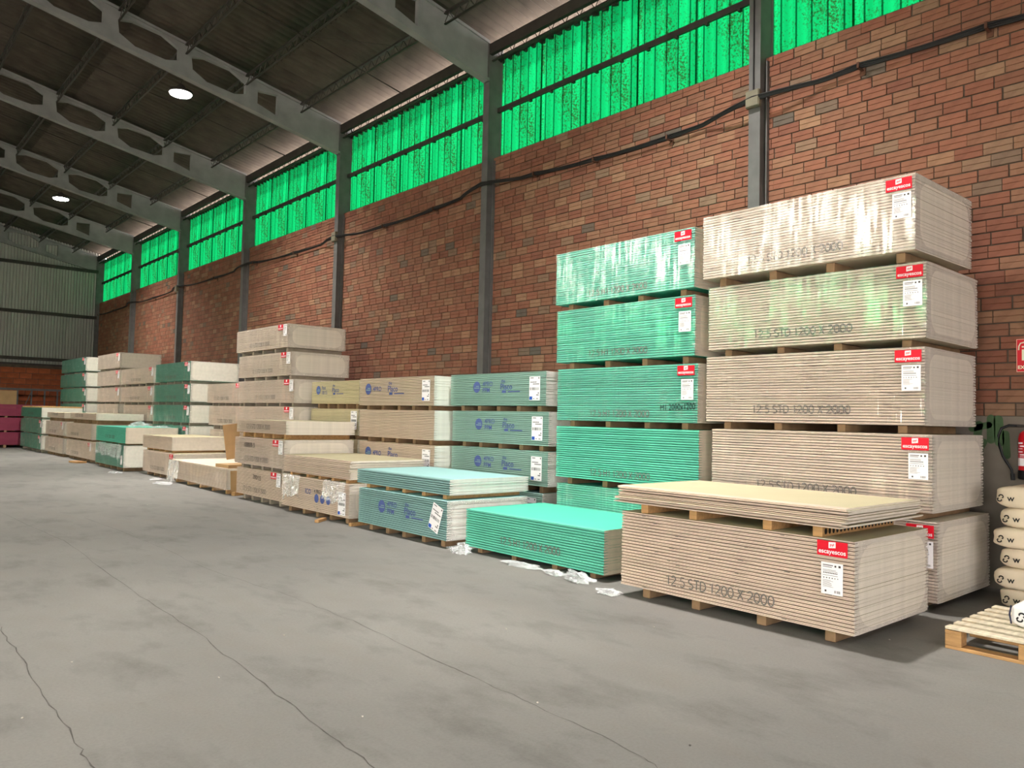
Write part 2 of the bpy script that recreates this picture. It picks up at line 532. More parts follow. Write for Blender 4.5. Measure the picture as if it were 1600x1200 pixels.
# long brick wall -----------------------------------------------------------
PL_Z, SILL = 1.58, 5.78
b = MB(); b.box(WX + 0.012, WX + 0.16, NY, YB, 0, SILL - 0.004)
wall = tag(b.build('wall_right', 'mortar'), 'long red brick wall between steel columns under green windows', kind='structure')
b = MB(); b.box(WX - 0.004, WX + 0.02, NY, YB, 0, PL_Z)
b.build('concrete_base', 'plinth', wall)
NC = 34
CP = (SILL - PL_Z) / NC
def brick_geo(bb, y0, y1, z0, z1, ox=0.0):
    """brick with the groove along the middle of its face"""
    x = WX - random.uniform(-0.002, 0.004) if ox is None else ox
    zm = (z0 + z1) / 2
    prof = [(x + 0.02, z0), (x + 0.003, z0), (x, z0 + 0.004), (x, zm - 0.006), (x + 0.007, zm), (x, zm + 0.006), (x, z1 - 0.004), (x + 0.003, z1), (x + 0.02, z1)]
    n = len(bb.v)
    for y in (y0, y1):
        bb.v += [(px, y, pz) for px, pz in prof]
    k = len(prof)
    for i in range(k - 1):
        bb.f.append((n + i, n + k + i, n + k + i + 1, n + i + 1)); bb.m.append(0)
    bb.f.append(tuple(n + i for i in range(k))); bb.m.append(0)
    bb.f.append(tuple(n + k + i for i in reversed(range(k)))); bb.m.append(0)
bricks = []
for c in range(NC):
    z0 = PL_Z + c * CP + 0.006; z1 = PL_Z + (c + 1) * CP - 0.006
    y = NY - 0.13 * (c % 2) + random.uniform(-0.03, 0.03)
    while y < YB:
        ln = 0.246 + random.uniform(-0.01, 0.01)
        bricks.append((max(y, NY), min(y + ln, YB), z0, z1))
        y += ln + 0.011
near = []
for i, (a, c, z0, z1) in enumerate(bricks):
    if 1.9 < a < 14:
        u, v, z = project((WX, (a + c) / 2, (z0 + z1) / 2))
        if -5 < u < 1595 and 0 < v < 690 and not (870 < u < 1530 and v > 268 + max(0, (1430 - u) * 0.22)) and not (u < 900 and v > 575):
            near.append((-1 / z, i))
near.sort()
nearset = set(i for _, i in near[:300])
mb_b = MB(); brick_geo(mb_b, -0.123, 0.123, -CP / 2 + 0.006, CP / 2 - 0.006, 0.0)
bme = mb_b.mesh('brick', ['brick'])
for i in sorted(nearset):
    a, c, z0, z1 = bricks[i]
    link('brick', bme, wall, (WX - random.uniform(-0.001, 0.004), (a + c) / 2, (z0 + z1) / 2))
mb_all = MB(); tints = []
for i, (a, c, z0, z1) in enumerate(bricks):
    if i in nearset or c - a < 0.03:
        continue
    n = len(mb_all.f)
    brick_geo(mb_all, a, c, z0, z1, None)
    t = random.random()
    tints += [t] * (len(mb_all.f) - n)
me = mb_all.mesh('brick_courses', ['brick'])
at = me.attributes.new('tint', 'FLOAT', 'FACE')
at.data.foreach_set('value', tints)
tag(link('brick_courses', me, wall), 'remaining courses of grooved red brick', kind='stuff')
def strokes():
    for pts, r in ((((2.60, 1.50), (2.62, 1.36), (2.60, 1.22)), 0.035), (((2.66, 1.46), (2.52, 1.50)), 0.03), (((2.50, 1.56), (2.50, 1.36)), 0.035), (((2.44, 1.55), (2.43, 1.34)), 0.04), (((2.38, 1.42), (2.37, 1.22)), 0.03), (((2.56, 1.34), (2.62, 1.22)), 0.03)):
        b = MB()
        for i in range(len(pts) - 1):
            (y0, z0), (y1, z1) = pts[i], pts[i + 1]
            d = Vector((y1 - y0, z1 - z0)).normalized() * r
            P = []
            for cx, cz, s in ((y1, z1, 1), (y0, z0, -1)):
                for k in range(7):
                    t = -PI / 2 + PI * k / 6
                    e = Vector((d.x * math.cos(t) - d.y * math.sin(t), d.x * math.sin(t) + d.y * math.cos(t))) * s
                    P.append((WX - 0.006 - 0.0005 * i, cx + e.x, cz + e.y))
            b.poly(P)
        b.build('paint_stroke', 'spray', wall)
strokes()

# columns
ORD = ['first', 'second', 'third', 'fourth', 'fifth', 'sixth', 'seventh', 'eighth', 'ninth', 'tenth', 'eleventh', 'twelfth']
for k in range(-2, 7):
    y = bayY(k)
    root = empty('wall_column', (COLX, y, 0))
    b = MB(); b.box(0, 0.018, 0, 0.15, 0, 7.66); b.box(0.016, 0.27, 0.012, 0.138, 0, 7.66); b.box(0.262, 0.30, 0, 0.15, 0, 7.66)
    b.build('column_shaft', 'steel', root)
    b = MB(); b.box(WX - COLX - 0.05, WX - COLX + 0.01, -0.03, -0.012, 0, SILL - 0.06)
    b.build('edge_strip', 'steel', root)
    lab = 'grey steel wall column carrying the %s roof rafter from the fire extinguisher' % (ORD[k] if k >= 0 else {-1: 'last unseen', -2: 'end'}[k])
    tag(root, lab, kind='structure')

# windows
pane_cache = {}
def corr(bb, y0, y1, z0, z1, x, amp, pitch, per=4, mi=0):
    n = max(2, round((y1 - y0) / pitch * per))
    st = len(bb.v)
    for i in range(n + 1):
        y = y0 + (y1 - y0) * i / n
        xx = x + amp * math.cos(2 * PI * (y - y0) / pitch)
        bb.v += [(xx, y, z0), (xx, y, z1)]
    for i in range(n):
        a = st + 2 * i
        bb.f.append((a, a + 1, a + 3, a + 2)); bb.m.append(mi)
H_TOP = 7.45
PITCH_W = 0.19
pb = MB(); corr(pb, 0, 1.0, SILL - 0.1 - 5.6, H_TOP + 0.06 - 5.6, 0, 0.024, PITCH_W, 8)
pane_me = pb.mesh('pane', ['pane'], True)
for k in range(-3, 7):
    y1 = bayY(k); ya = y1 - BAY + 0.15
    if y1 <= NY: continue
    root = empty('window_%d' % (k + 4), (WINX, ya, 5.6))
    tag(root, 'green corrugated translucent window in the %s wall bay counted from the far corner' % ORD[6 - k] if k >= -1 else 'green translucent window in a bay beyond the frame', kind='structure')
    for j in range(5):
        y = j * 0.98
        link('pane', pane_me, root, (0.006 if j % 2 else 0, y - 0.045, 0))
    b = MB(); b.box(-0.07, -0.03, -0.02, 4.87, 0.955, 1.035)
    b.build('middle_rail', 'darksteel', root)
    for j in range(10):
        b = MB(); b.box(-0.075, -0.02, 0.25 + j * 0.475, 0.29 + j * 0.475, 0.925, 0.96)
        b.build('rail_clip', 'darksteel', root)
    b = MB(); b.box(-0.08, -0.02, -0.02, 4.87, H_TOP - 5.6, H_TOP + 0.07 - 5.6)
    for j in range(26):
        b.box(-0.04, 0.03, 0.02 + j * PITCH_W, 0.10 + j * PITCH_W, H_TOP - 0.03 - 5.6, H_TOP + 0.085 - 5.6)
    b.build('head_rail', 'darksteel', root)
    b = MB(); b.box(-0.115, 0.02, -0.02, 4.87, SILL - 0.02 - 5.6, SILL - 5.6 + 0.0)
    b.build('sill_course', 'mortar', root)

# rafters
def make_rafter():
    x_out = 0.02
    Ls = COLX - RIDGE
    D = 0.6
    def pt(s, t):
        return (COLX - s, raft(COLX - s) + t)
    outer = [pt(0, 0), pt(Ls, 0), pt(Ls, -D), pt(1.2, -D), pt(0, -D - 0.05)]
    holes = [[pt(1.42, -0.09), pt(1.42, -0.52), pt(1.84, -0.46), pt(1.84, -0.2)]]
    s = 2.09
    while s + 1.1 < Ls:
        c = -0.3
        holes.append([pt(s, c + 0.13), pt(s, c - 0.1), pt(s + 0.22, c - 0.2), pt(s + 0.75, c - 0.235), pt(s + 1.02, c - 0.13), pt(s + 1.05, c + 0.1), pt(s + 0.8, c + 0.2), pt(s + 0.3, c + 0.235)])
        s += 1.29
    bm = bmesh.new()
    edges = []
    for loop in [outer] + holes:
        vs_ = [bm.verts.new((x, 0, z)) for x, z in loop]
        for i in range(len(vs_)):
            edges.append(bm.edges.new((vs_[i], vs_[(i + 1) % len(vs_)])))
    r = bmesh.ops.triangle_fill(bm, use_beauty=True, edges=edges)
    fs = [g for g in r['geom'] if isinstance(g, bmesh.types.BMFace)]
    ex = bmesh.ops.extrude_face_region(bm, geom=fs)
    bmesh.ops.translate(bm, vec=(0, 0.09, 0), verts=[g for g in ex['geom'] if isinstance(g, bmesh.types.BMVert)])
    bmesh.ops.recalc_face_normals(bm, faces=bm.faces)
    web = bpy.data.meshes.new('web'); bm.to_mesh(web); bm.free(); web.materials.append(M['concrete'])
    fl = []
    for t0, t1 in ((-0.035, 0.012), (-D - 0.012, -D + 0.03)):
        b = MB()
        for ya, yb_ in ((-0.03, 0.12),):
            n = len(b.v)
            for s_ in (0, Ls):
                kk = 0.0
                for y in (ya, yb_):
                    for t in (t0, t1):
                        x, z = pt(s_, t - (0.05 if (s_ == 0 and t < -0.3) else 0))
                        b.v.append((x, y, z))
            for q in ((0, 1, 3, 2), (4, 6, 7, 5), (0, 4, 5, 1), (2, 3, 7, 6), (0, 2, 6, 4), (1, 5, 7, 3)):
                b.f.append(tuple(n + i for i in q)); b.m.append(0)
        fl.append(b.mesh('flange', ['concrete']))
    return web, fl
web_me, fl_me = make_rafter()
for k in range(-2, 7):
    y = bayY(k) + 0.03
    root = empty('roof_rafter', (0, y, 0))
    tag(root, 'pale castellated roof rafter with elongated openings, %s counted from the far wall' % (ORD[6 - k]), kind='structure')
    link('web', web_me, root)
    link('top_flange', fl_me[0], root); link('bottom_flange', fl_me[1], root)
    o = link('mirrored_web', web_me, root, (2 * RIDGE, 0, 0)); o.scale = (-1, 1, 1)
    b = MB(); b.box(COLX - 0.02, COLX + 0.0, -0.02, 0.11, 7.03, raft(COLX) + 0.01)
    b.build('end_plate', 'steel', root)

# purlins: open lattice joists
def lattice(x, ys, ye, zt, dep, r, chord, step=0.26):
    b = MB()
    b.box(x - chord, x + chord, ys, ye, zt - 0.035, zt)
    b.box(x - chord * 0.6, x + chord * 0.6, ys, ye, zt - dep, zt - dep + 0.02)
    n = int((ye - ys) / step)
    for i in range(n):
        a, c = ys + i * step, ys + (i + 1) * step
        b.bar((x, a, zt - 0.03), (x, (a + c) / 2, zt - dep + 0.01), r, 3, caps=False)
        b.bar((x, (a + c) / 2, zt - dep + 0.01), (x, c, zt - 0.03), r, 3, caps=False)
    return b
for i in range(11):
    x = 7.08 - 1.165 * i
    if x < RIDGE: break
    tag(lattice(x, NY, YB, raft(x) - 0.012, 0.2, 0.008, 0.028).build('roof_purlin', 'darksteel'), 'dark lattice roof purlin, %s row up from the eaves' % ORD[i], kind='structure')
b = lattice(8.06, NY, YB, 7.66, 0.27, 0.007, 0.03, 0.3)
b.box(7.985, 8.055, NY, YB, 7.485, 7.665)
tag(b.build('eave_beam', 'darksteel'), 'dark eave beam with lattice bars along the window heads', kind='structure')
for k in range(-2, 7):
    y = bayY(k) - 2.4
    b = MB()
    b.bar((8.0, y, 7.60), (RIDGE, y, raft(RIDGE) - 0.1), 0.012, 4)
    for i in range(10):
        x = 7.08 - 1.165 * i
        if i % 2 == 0:
            b.bar((x, y - 1.3, raft(x) - 0.12), (x - 1.165, y, raft(x - 1.165) - 0.08), 0.005, 3)
    tag(b.build('sag_rod', 'darksteel'), 'thin dark tie rod under the roof sheets in the %s bay from the far wall' % ORD[6 - k], kind='structure')

# roof
ceil = empty('ceiling', (0, 0, 8))
tag(ceil, 'dark pitched roof of corrugated fibre cement sheets', kind='structure')
RW, SW = 2.27, 1.06
def sheet_mesh(nm, run, mat, pitch=0.1767, amp=0.034, width=1.06, over=0.15, lift=0.014):
    b = MB(); n = round(width / pitch * 4)
    for lay, dz in ((0, 0), (1, 0.006)):
        for i in range(n + 1):
            y = width * i / n
            z = amp * math.cos(2 * PI * y / pitch) + dz
            b.v += [(0, y, z), (-(run + over), y, (run + over) * SLOPE + z - lift)]
    for i in range(n):
        a = 2 * i; c = 2 * (n + 1) + 2 * i
        b.f.append((a, a + 1, a + 3, a + 2)); b.m.append(0)
        b.f.append((c, c + 2, c + 3, c + 1)); b.m.append(0)
        b.f.append((a, a + 2, c + 2, c)); b.m.append(0)
    return b.mesh(nm, [mat], True)
sheet_me = sheet_mesh('roof_sheet', RW, 'fibrecement')
for r in range(6):
    x = 8.62 - RW * r
    j = 0
    y = NY - 0.2
    while y < YB + 0.1:
        link('roof_sheet', sheet_me, ceil, (x, y, roofz(x) + 0.022 + random.uniform(0, 0.004) - 8))
        y += 1.06
b = MB()
zA, zB = roofz(RIDGE), roofz(RIDGE) - SLOPE * (RIDGE - LX + 0.6)
n = 258 * 2
for i in range(n + 1):
    y = NY - 0.3 + (YB - NY + 0.6) * i / n
    z = 0.026 * math.cos(PI * i)
    for (x, zz) in ((RIDGE + 0.2, zA), (-11.6, zA - SLOPE * 6.6)):
        b.v.append((x, y, zz + z + 0.05))
for i in range(n):
    b.f.append((2 * i, 2 * i + 1, 2 * i + 3, 2 * i + 2)); b.m.append(0)
n0 = len(b.v)
for i in range(n + 1):
    y = NY - 0.3 + (YB - NY + 0.6) * i / n
    z = 0.026 * math.cos(PI * i)
    for (x, zz) in ((-15.6, zA - SLOPE * 10.6), (LX - 0.6, zB)):
        b.v.append((x, y, zz + z + 0.05))
for i in range(n):
    b.f.append((n0 + 2 * i, n0 + 2 * i + 1, n0 + 2 * i + 3, n0 + 2 * i + 2)); b.m.append(0)
tag(b.build('far_slope_sheets', 'fibrecement', ceil, (0, 0, -8)), 'corrugated sheets of the far roof slope', kind='stuff')
rl = MB()  # unseen rooflight added as soft fill and for the cream reflection in the film
for i in range(8):
    ya, yb_ = NY + i * 5.6 + 0.2, NY + i * 5.6 + 5.4
    rl.quad((-11.5, ya, zA - SLOPE * 6.5 + 0.06), (-15.7, ya, zA - SLOPE * 10.7 + 0.06), (-15.7, yb_, zA - SLOPE * 10.7 + 0.06), (-11.5, yb_, zA - SLOPE * 6.5 + 0.06))
rl.build('added_rooflight_sheets', 'fill_skylight', ceil, (0, 0, -8))
b = MB()
for i in range(9):
    ya = NY + i * 5.6 - 0.25
    b.box(-15.75, -11.45, ya, ya + 0.5, zA - SLOPE * 10.8, zA - SLOPE * 6.4)
b.build('added_rooflight_kerb', 'fibrecement', ceil, (0, 0, -8))

# far wall: block base, ribbed cladding, rails
b = MB(); b.box(LX, WX + 0.16, YB + 0.012, YB + 0.3, 0, 3.14)
wb = tag(b.build('wall_back', 'mortar'), 'far end wall of ribbed grey cladding above orange blockwork', kind='structure')
CPB = 0.215
mbk = MB(); mbk.cbox(-0.2, 0.2, -0.0, 0.03, -0.1, 0.1, 0.006)
block_me = mbk.mesh('block', ['block'])
rest = MB(); cnt = 0
for c in range(15):
    z0 = c * CPB
    x = LX - 0.2 * (c % 2)
    while x < WX:
        xm = x + 0.2; zm = z0 + 0.104
        if zm < 3.1 and xm < WX - 0.1:
            if 4.3 < xm < 7.2 and zm > 0.9:
                link('block', block_me, wb, (xm + random.uniform(-0.004, 0.004), YB - random.uniform(0, 0.006), zm))
            else:
                rest.box(xm - 0.2, xm + 0.2, YB, YB + 0.03, zm - 0.1, zm + 0.1)
        x += 0.412
tag(rest.build('block_courses', 'block', wb), 'remaining courses of orange hollow blocks', kind='stuff')
b = MB()
x = LX; pts = []
while x < WX + 0.1:
    pts += [(x, 0.03), (x + 0.036, 0.03), (x + 0.044, -0.03), (x + 0.096, -0.03)]
    x += 0.104
for i, (px, py) in enumerate(pts):
    b.v += [(px, YB + 0.10 + py, 3.05), (px, YB + 0.10 + py, roofz(px) + 0.0)]
for i in range(len(pts) - 1):
    b.f.append((2 * i, 2 * i + 2, 2 * i + 3, 2 * i + 1)); b.m.append(0)
b.build('ribbed_cladding', 'sheetmetal', wb)
for z in (3.36, 5.16, 7.04):
    b = MB(); b.box(LX, WX - 0.1, YB - 0.06, YB + 0.03, z - 0.06, z + 0.06)
    b.build('cladding_rail', 'darksteel', wb)
b = MB(); b.box(LX, WX - 0.1, YB - 0.02, YB + 0.06, 3.1, 3.18)
b.build('flashing', 'darksteel', wb)

# side and near walls out of view
b = MB(); b.box(LX - 0.3, LX, 3.0, YB, 0, 5.7); b.box(LX - 0.3, LX, NY, -9.0, 0, 5.7); b.box(LX - 0.3, LX, -9.0, 3.0, 5.0, 5.7)  # gateway opening added to throw low daylight on the pack fronts
wl = tag(b.build('wall_left', 'mortar'), 'brick side wall with an unseen gateway added to let daylight onto the packs', kind='structure')
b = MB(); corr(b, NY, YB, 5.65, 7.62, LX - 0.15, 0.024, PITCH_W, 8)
b.build('translucent_band', 'pane_boosted', wl)
b = MB()
for k in range(-2, 7):
    b.box(LX, LX + 0.3, bayY(k), bayY(k) + 0.3, 0 if k > -1 else 5.0, 7.9)
b.box(LX, LX + 0.05, NY, YB, 6.6, 6.68)
b.build('wall_posts', 'steel', wl)
b = MB(); b.box(LX, -7.0, NY - 0.2, NY, 0, 11); b.box(-1.0, WX + 0.4, NY - 0.2, NY, 0, 11); b.box(-7.0, -1.0, NY - 0.2, NY, 4.6, 11)  # doorway opening added so daylight reaches the near pack ends
tag(b.build('wall_front', 'plinth'), 'rendered near end wall with an unseen doorway added behind the viewer to let daylight in', kind='structure')

# lamps
for i, (x, y) in enumerate(LAMP_XY):
    z = 7.92 if x > RIDGE else 7.9
    root = empty('highbay_lamp', (x, y, z))
    b = MB(); b.lathe([(0.05, 0.16), (0.09, 0.12), (0.10, 0.05), (0.23, 0.03), (0.24, 0.0), (0.23, -0.02)], k=20)
    b.build('lamp_housing', 'darksteel', root, smooth=False)
    b = MB(); b.lathe([(0.215, -0.021), (0.20, -0.045), (0.12, -0.06), (0.02, -0.063)], k=20)
    b.build('lamp_lens', 'led', root)
    b = MB(); b.tube([(0, 0, 0.16), (0, 0, 0.22), (0.03, 0, 0.26), (0, 0, 0.3), (-0.02, 0, 0.27)], 0.008, 5); b.bar((0, 0, 0.3), (0, 0, roofz(x) - z + 0.02), 0.004, 3)
    b.build('hanging_hook', 'darksteel', root)
    ld = bpy.data.lights.new('lamp_light', 'AREA')
    ld.shape = 'DISK'; ld.size = 0.46; ld.energy = LAMP; ld.spread = math.radians(122); ld.color = (1.0, 0.965, 0.92)
    lo = bpy.data.objects.new('lamp_light', ld); COL.objects.link(lo)
    lo.parent = root; lo.location = (0, 0, -0.075)
    tag(root, {0: 'round high-bay lamp hidden before the near wall', 1: 'round high-bay lamp above the first front packs', 2: 'larger glowing high-bay lamp under the roof between third and fourth rafter', 3: 'smaller glowing high-bay lamp nearer the far wall'}.get(i, 'round high-bay lamp, %s row from the long wall, %s from the near end' % (ORD[i // 4], ORD[i % 4])), 'lamp', 'high-bay lamps')

# ------------------------------------------------------------------ plasterboard
_bm = {}
def board_me(typ, L, T, flip, D=1.2):
    k = (typ, round(L, 3), round(T, 5), flip, D)
    if k in _bm: return _bm[k]
    e = 0.0043 * T / 0.0125
    prof = [(0.0, e * 0.35, 0), (0.0, T - e, 0), (0.006, T - e * 0.75, 0), (0.07, T - 0.0002, 2), (D - 0.07, T - 0.0002, 0), (D, T - e, 0), (D, e * 0.35, 0), (D - 0.003, 0.0001, 2), (0.003, 0.0001, 0)]
    if flip:
        prof = [(x, T - z, m) for x, z, m in reversed(prof)]
        prof = [(prof[i][0], prof[i][1], prof[(i + 1) % len(prof)][2] if False else prof[i][2]) for i in range(len(prof))]
    n = len(prof)
    b = MB()
    for y in (0, L):
        b.v += [(x, y, z) for x, z, m in prof]
    for i in range(n):
        j = (i + 1) % n
        xm = (prof[i][0] + prof[j][0]) / 2
        b.f.append((i, j, n + j, n + i)); b.m.append(2 if 0.2 < xm < D - 0.2 else 0)
    b.f.append(tuple(reversed(range(n)))); b.m.append(1)
    b.f.append(tuple(range(n, 2 * n))); b.m.append(1)
    me = b.mesh('board', [typ + '_edge', typ + '_core', typ + '_face'])
    bm = bmesh.new(); bm.from_mesh(me); bmesh.ops.recalc_face_normals(bm, faces=bm.faces); bm.to_mesh(me); bm.free()
    _bm[k] = me
    return me

def boards(root, typ, L, z0, h, n, single, D=1.2, jit=0.0025):
    T = h / n
    if single:
        for i in range(n):
            link('board', board_me(typ, L, T, i % 2 == 0, D), root, (random.uniform(-jit, jit), random.uniform(-1.6 * jit, 1.6 * jit), z0 + i * T))
    else:
        b = MB()
        for i in range(n):
            me = board_me(typ, L, T, i % 2 == 0, D)
            o = len(b.v)
            dx, dy = random.uniform(-jit, jit), random.uniform(-jit, jit)
            b.v += [(v.co.x + dx, v.co.y + dy, v.co.z + z0 + i * T) for v in me.vertices]
            for p_ in me.polygons:
                b.f.append(tuple(o + q for q in p_.vertices)); b.m.append(p_.material_index)
        ob = b.build('board_layers', [typ + '_edge', typ + '_core', typ + '_face'], root)
        tag(ob, 'layers of board in the pack', kind='stuff')

def end_ring(b, W_, H_, y, z0, mg, rad, mi):
    """film folded over a pack end, open in the middle"""
    k = 8
    inn = []
    for cx, cz, a0 in ((W_ - mg - rad, z0 + H_ - mg * 0.6 - rad, 0), (mg + rad, z0 + H_ - mg * 0.6 - rad, PI / 2), (mg + rad, z0 + mg * 0.6 + rad, PI), (W_ - mg - rad, z0 + mg * 0.6 + rad, 1.5 * PI)):
        for i in range(k + 1):
            t = a0 + PI / 2 * i / k
            inn.append((cx + rad * math.cos(t), y, cz + rad * math.sin(t)))
    outc = []
    for q in range(4):
        A = [(W_, z0), (W_, z0 + H_), (0, z0 + H_), (0, z0)]
        p0, p1, p2 = A[q], A[(q + 1) % 4], A[(q + 2) % 4]
        for i in range(k + 1):
            f = i / k
            if f < 0.5:
                a_, c_ = p0, p1; g = 0.75 + 0.5 * f
            else:
                a_, c_ = p1, p2; g = 0.5 * (f - 0.5)
            outc.append((a_[0] + (c_[0] - a_[0]) * g, y, a_[1] + (c_[1] - a_[1]) * g))
    n = len(b.v); m_ = len(inn)
    b.v += inn + outc
    for i in range(m_):
        j = (i + 1) % m_
        b.f.append((n + i, n + j, n + m_ + j, n + m_ + i)); b.m.append(mi)

def add_red_label(root, s, z, wdt=0.21, hgt=0.1, full=True, x=-0.011):
    """s = distance of its near edge from the near end, z = bottom"""
    b = MB(); b.box(x, x + 0.002, s, s + wdt, z, z + hgt)
    t = b.build('red_label', 'tag_red', root)
    cy = s + wdt / 2
    b = MB(); e = 0.23 * wdt / 2
    b.poly([(x - 0.0008, cy + e, z + hgt * 0.93), (x - 0.0008, cy + e, z + hgt * 0.52), (x - 0.0008, cy - e, z + hgt * 0.58), (x - 0.0008, cy - e, z + hgt * 0.96)])
    b.build('emblem', 'tag_white', t)
    sz = wdt * 0.205
    me = text_mesh('escayescos', round(sz, 4), 'tag_white', 0.0006, 'CENTER')
    link('lettering', me, t, (x - 0.0012, cy, z + hgt * 0.17), FACE)
    if full:
        link('emblem_lettering', text_mesh('pyl', round(sz * 0.62, 4), 'tag_red', 0.0006, 'CENTER'), t, (x - 0.0016, cy, z + hgt * 0.68), FACE)

def add_paper(root, s, z, wdt=0.15, hgt=0.21, style='plain', x=-0.0115, rot=0.0, full=True):
    e = empty  # placeholder name kept local
    b = MB(); b.box(-0.001, 0.001, -wdt / 2, wdt / 2, -hgt / 2, hgt / 2)
    t = b.build('paper_label', 'tag_white', root, (x, s + wdt / 2, z + hgt / 2))
    t.rotation_euler = (rot, 0, 0)
    b = MB(); xx = -0.0018
    def ln(y0, y1, z0, z1, mi=0):
        b.box(xx, xx + 0.0006, wdt / 2 - wdt * y1, wdt / 2 - wdt * y0, -hgt / 2 + hgt * z0, -hgt / 2 + hgt * z1, mi)
    rs = random.Random(int(s * 1000) + 3)
    if style == 'plain':
        ln(0.08, 0.55, 0.90, 0.93, 1); ln(0.62, 0.7, 0.87, 0.93, 0); ln(0.8, 0.9, 0.87, 0.94, 0); ln(0.08, 0.5, 0.85, 0.87, 1)
        for i in range(9):
            y0 = 0.1 + i * 0.075
            ln(y0, y0 + 0.05, 0.655, 0.69, 0)
        for zr in (0.76, 0.72, 0.59):
            ln(0.08, rs.uniform(0.6, 0.9), zr, zr + 0.012, 1)
        for i in range(6):
            y0 = 0.1 + i * 0.13
            ln(y0, y0 + rs.uniform(0.03, 0.08), 0.5, 0.53, 0)
        for i in range(8):
            ln(0.08, rs.uniform(0.4, 0.6), 0.44 - i * 0.03, 0.448 - i * 0.03, 1)
        ln(0.17, 0.25, 0.07, 0.13, 0)
        for i in range(7):
            y0 = 0.62 + i * 0.042
            ln(y0, y0 + rs.choice((0.012, 0.024)), 0.06, 0.14, 0)
    else:
        ln(0.1, 0.4, 0.92, 0.95, 0); ln(0.84, 0.92, 0.90, 0.96, 0)
        for i in range(7):
            y0 = 0.1 + i * 0.085
            ln(y0, y0 + 0.06, 0.74, 0.78, 0)
        for i in range(6):
            y0 = 0.34 + i * 0.1
            ln(y0, y0 + 0.075, 0.66, 0.70, 0)
        for i in range(16):
            y0 = 0.08 + i * 0.053
            ln(y0, y0 + rs.choice((0.018, 0.034)), 0.42, 0.54, 0)
        ln(0.82, 0.9, 0.27, 0.33, 0); ln(0.66, 0.9, 0.2, 0.24, 1)
        ln(0.38, 0.5, 0.05, 0.08, 1); ln(0.66, 0.85, 0.05, 0.08, 1)
    b.build('printed_lines', ['ink', 'ink_soft'], t)['kind'] = 'stuff'
    if style != 'plain':
        b = MB(); b.box(-0.002, -0.0012, wdt / 2 - wdt * 0.30, wdt / 2 - wdt * 0.03, -hgt / 2 + hgt * 0.02, -hgt / 2 + hgt * 0.16)
        b.build('blue_stamp', 'blue', t)

def add_text(root, body, s_far, z, size, mat='ink_soft', bold=0.001, x=-0.004, stretch=1.0, name='printed_lettering', rot=0.0):
    o = link(name, text_mesh(body, size, mat, bold, 'LEFT', stretch), root, (x, s_far, z), FACE)
    if rot:
        o.rotation_euler = (Matrix.Rotation(rot, 3, 'X') @ FACE.to_matrix()).to_euler()
    return o

def add_maker_print(root, s, z, lines=('4PRO', 'PPM'), k=1.0):
    """round stamp, product words and maker's name in blue ink"""
    b = MB(); R_ = 0.078 * k
    P = [(-0.004, s - R_ + R_ * math.cos(t), z + R_ * math.sin(t)) for t in [2 * PI * i / 24 for i in range(24)]]
    b.poly(P)
    for dz in (0.18, -0.25):
        pass
    st = b.build('round_stamp', 'ink_blue', root)
    b = MB(); b.box(-0.0055, -0.0045, s - 1.75 * R_, s - 0.3 * R_, z - 0.22 * R_, z - 0.1 * R_); b.box(-0.0055, -0.0045, s - 1.65 * R_, s - 0.75 * R_, z + 0.1 * R_, z + 0.2 * R_)
    b.build('stamp_bar', 'ppm_edge', st)
    for i, l in enumerate(lines):
        add_text(root, l, s - 0.205 * k, z + (0.012 if len(lines) > 1 else -0.03) * k - 0.085 * i * k, round(0.088 * k, 3), 'ink_blue', 0.0008)
    add_text(root, 'the', s - 0.60 * k, z + 0.055 * k, round(0.06 * k, 3), 'ink_blue', 0.001)
    add_text(root, 'Placo', s - 0.58 * k, z - 0.04 * k, round(0.115 * k, 3), 'ink_blue', 0.001)
    b = MB()
    b.box(-0.0045, -0.004, s - 0.98 * k, s - 0.74 * k, z - 0.075 * k, z - 0.062 * k); b.box(-0.0045, -0.004, s - 0.70 * k, s - 0.62 * k, z - 0.085 * k, z - 0.05 * k)
    b.build('printed_rule', 'ink_blue', root)

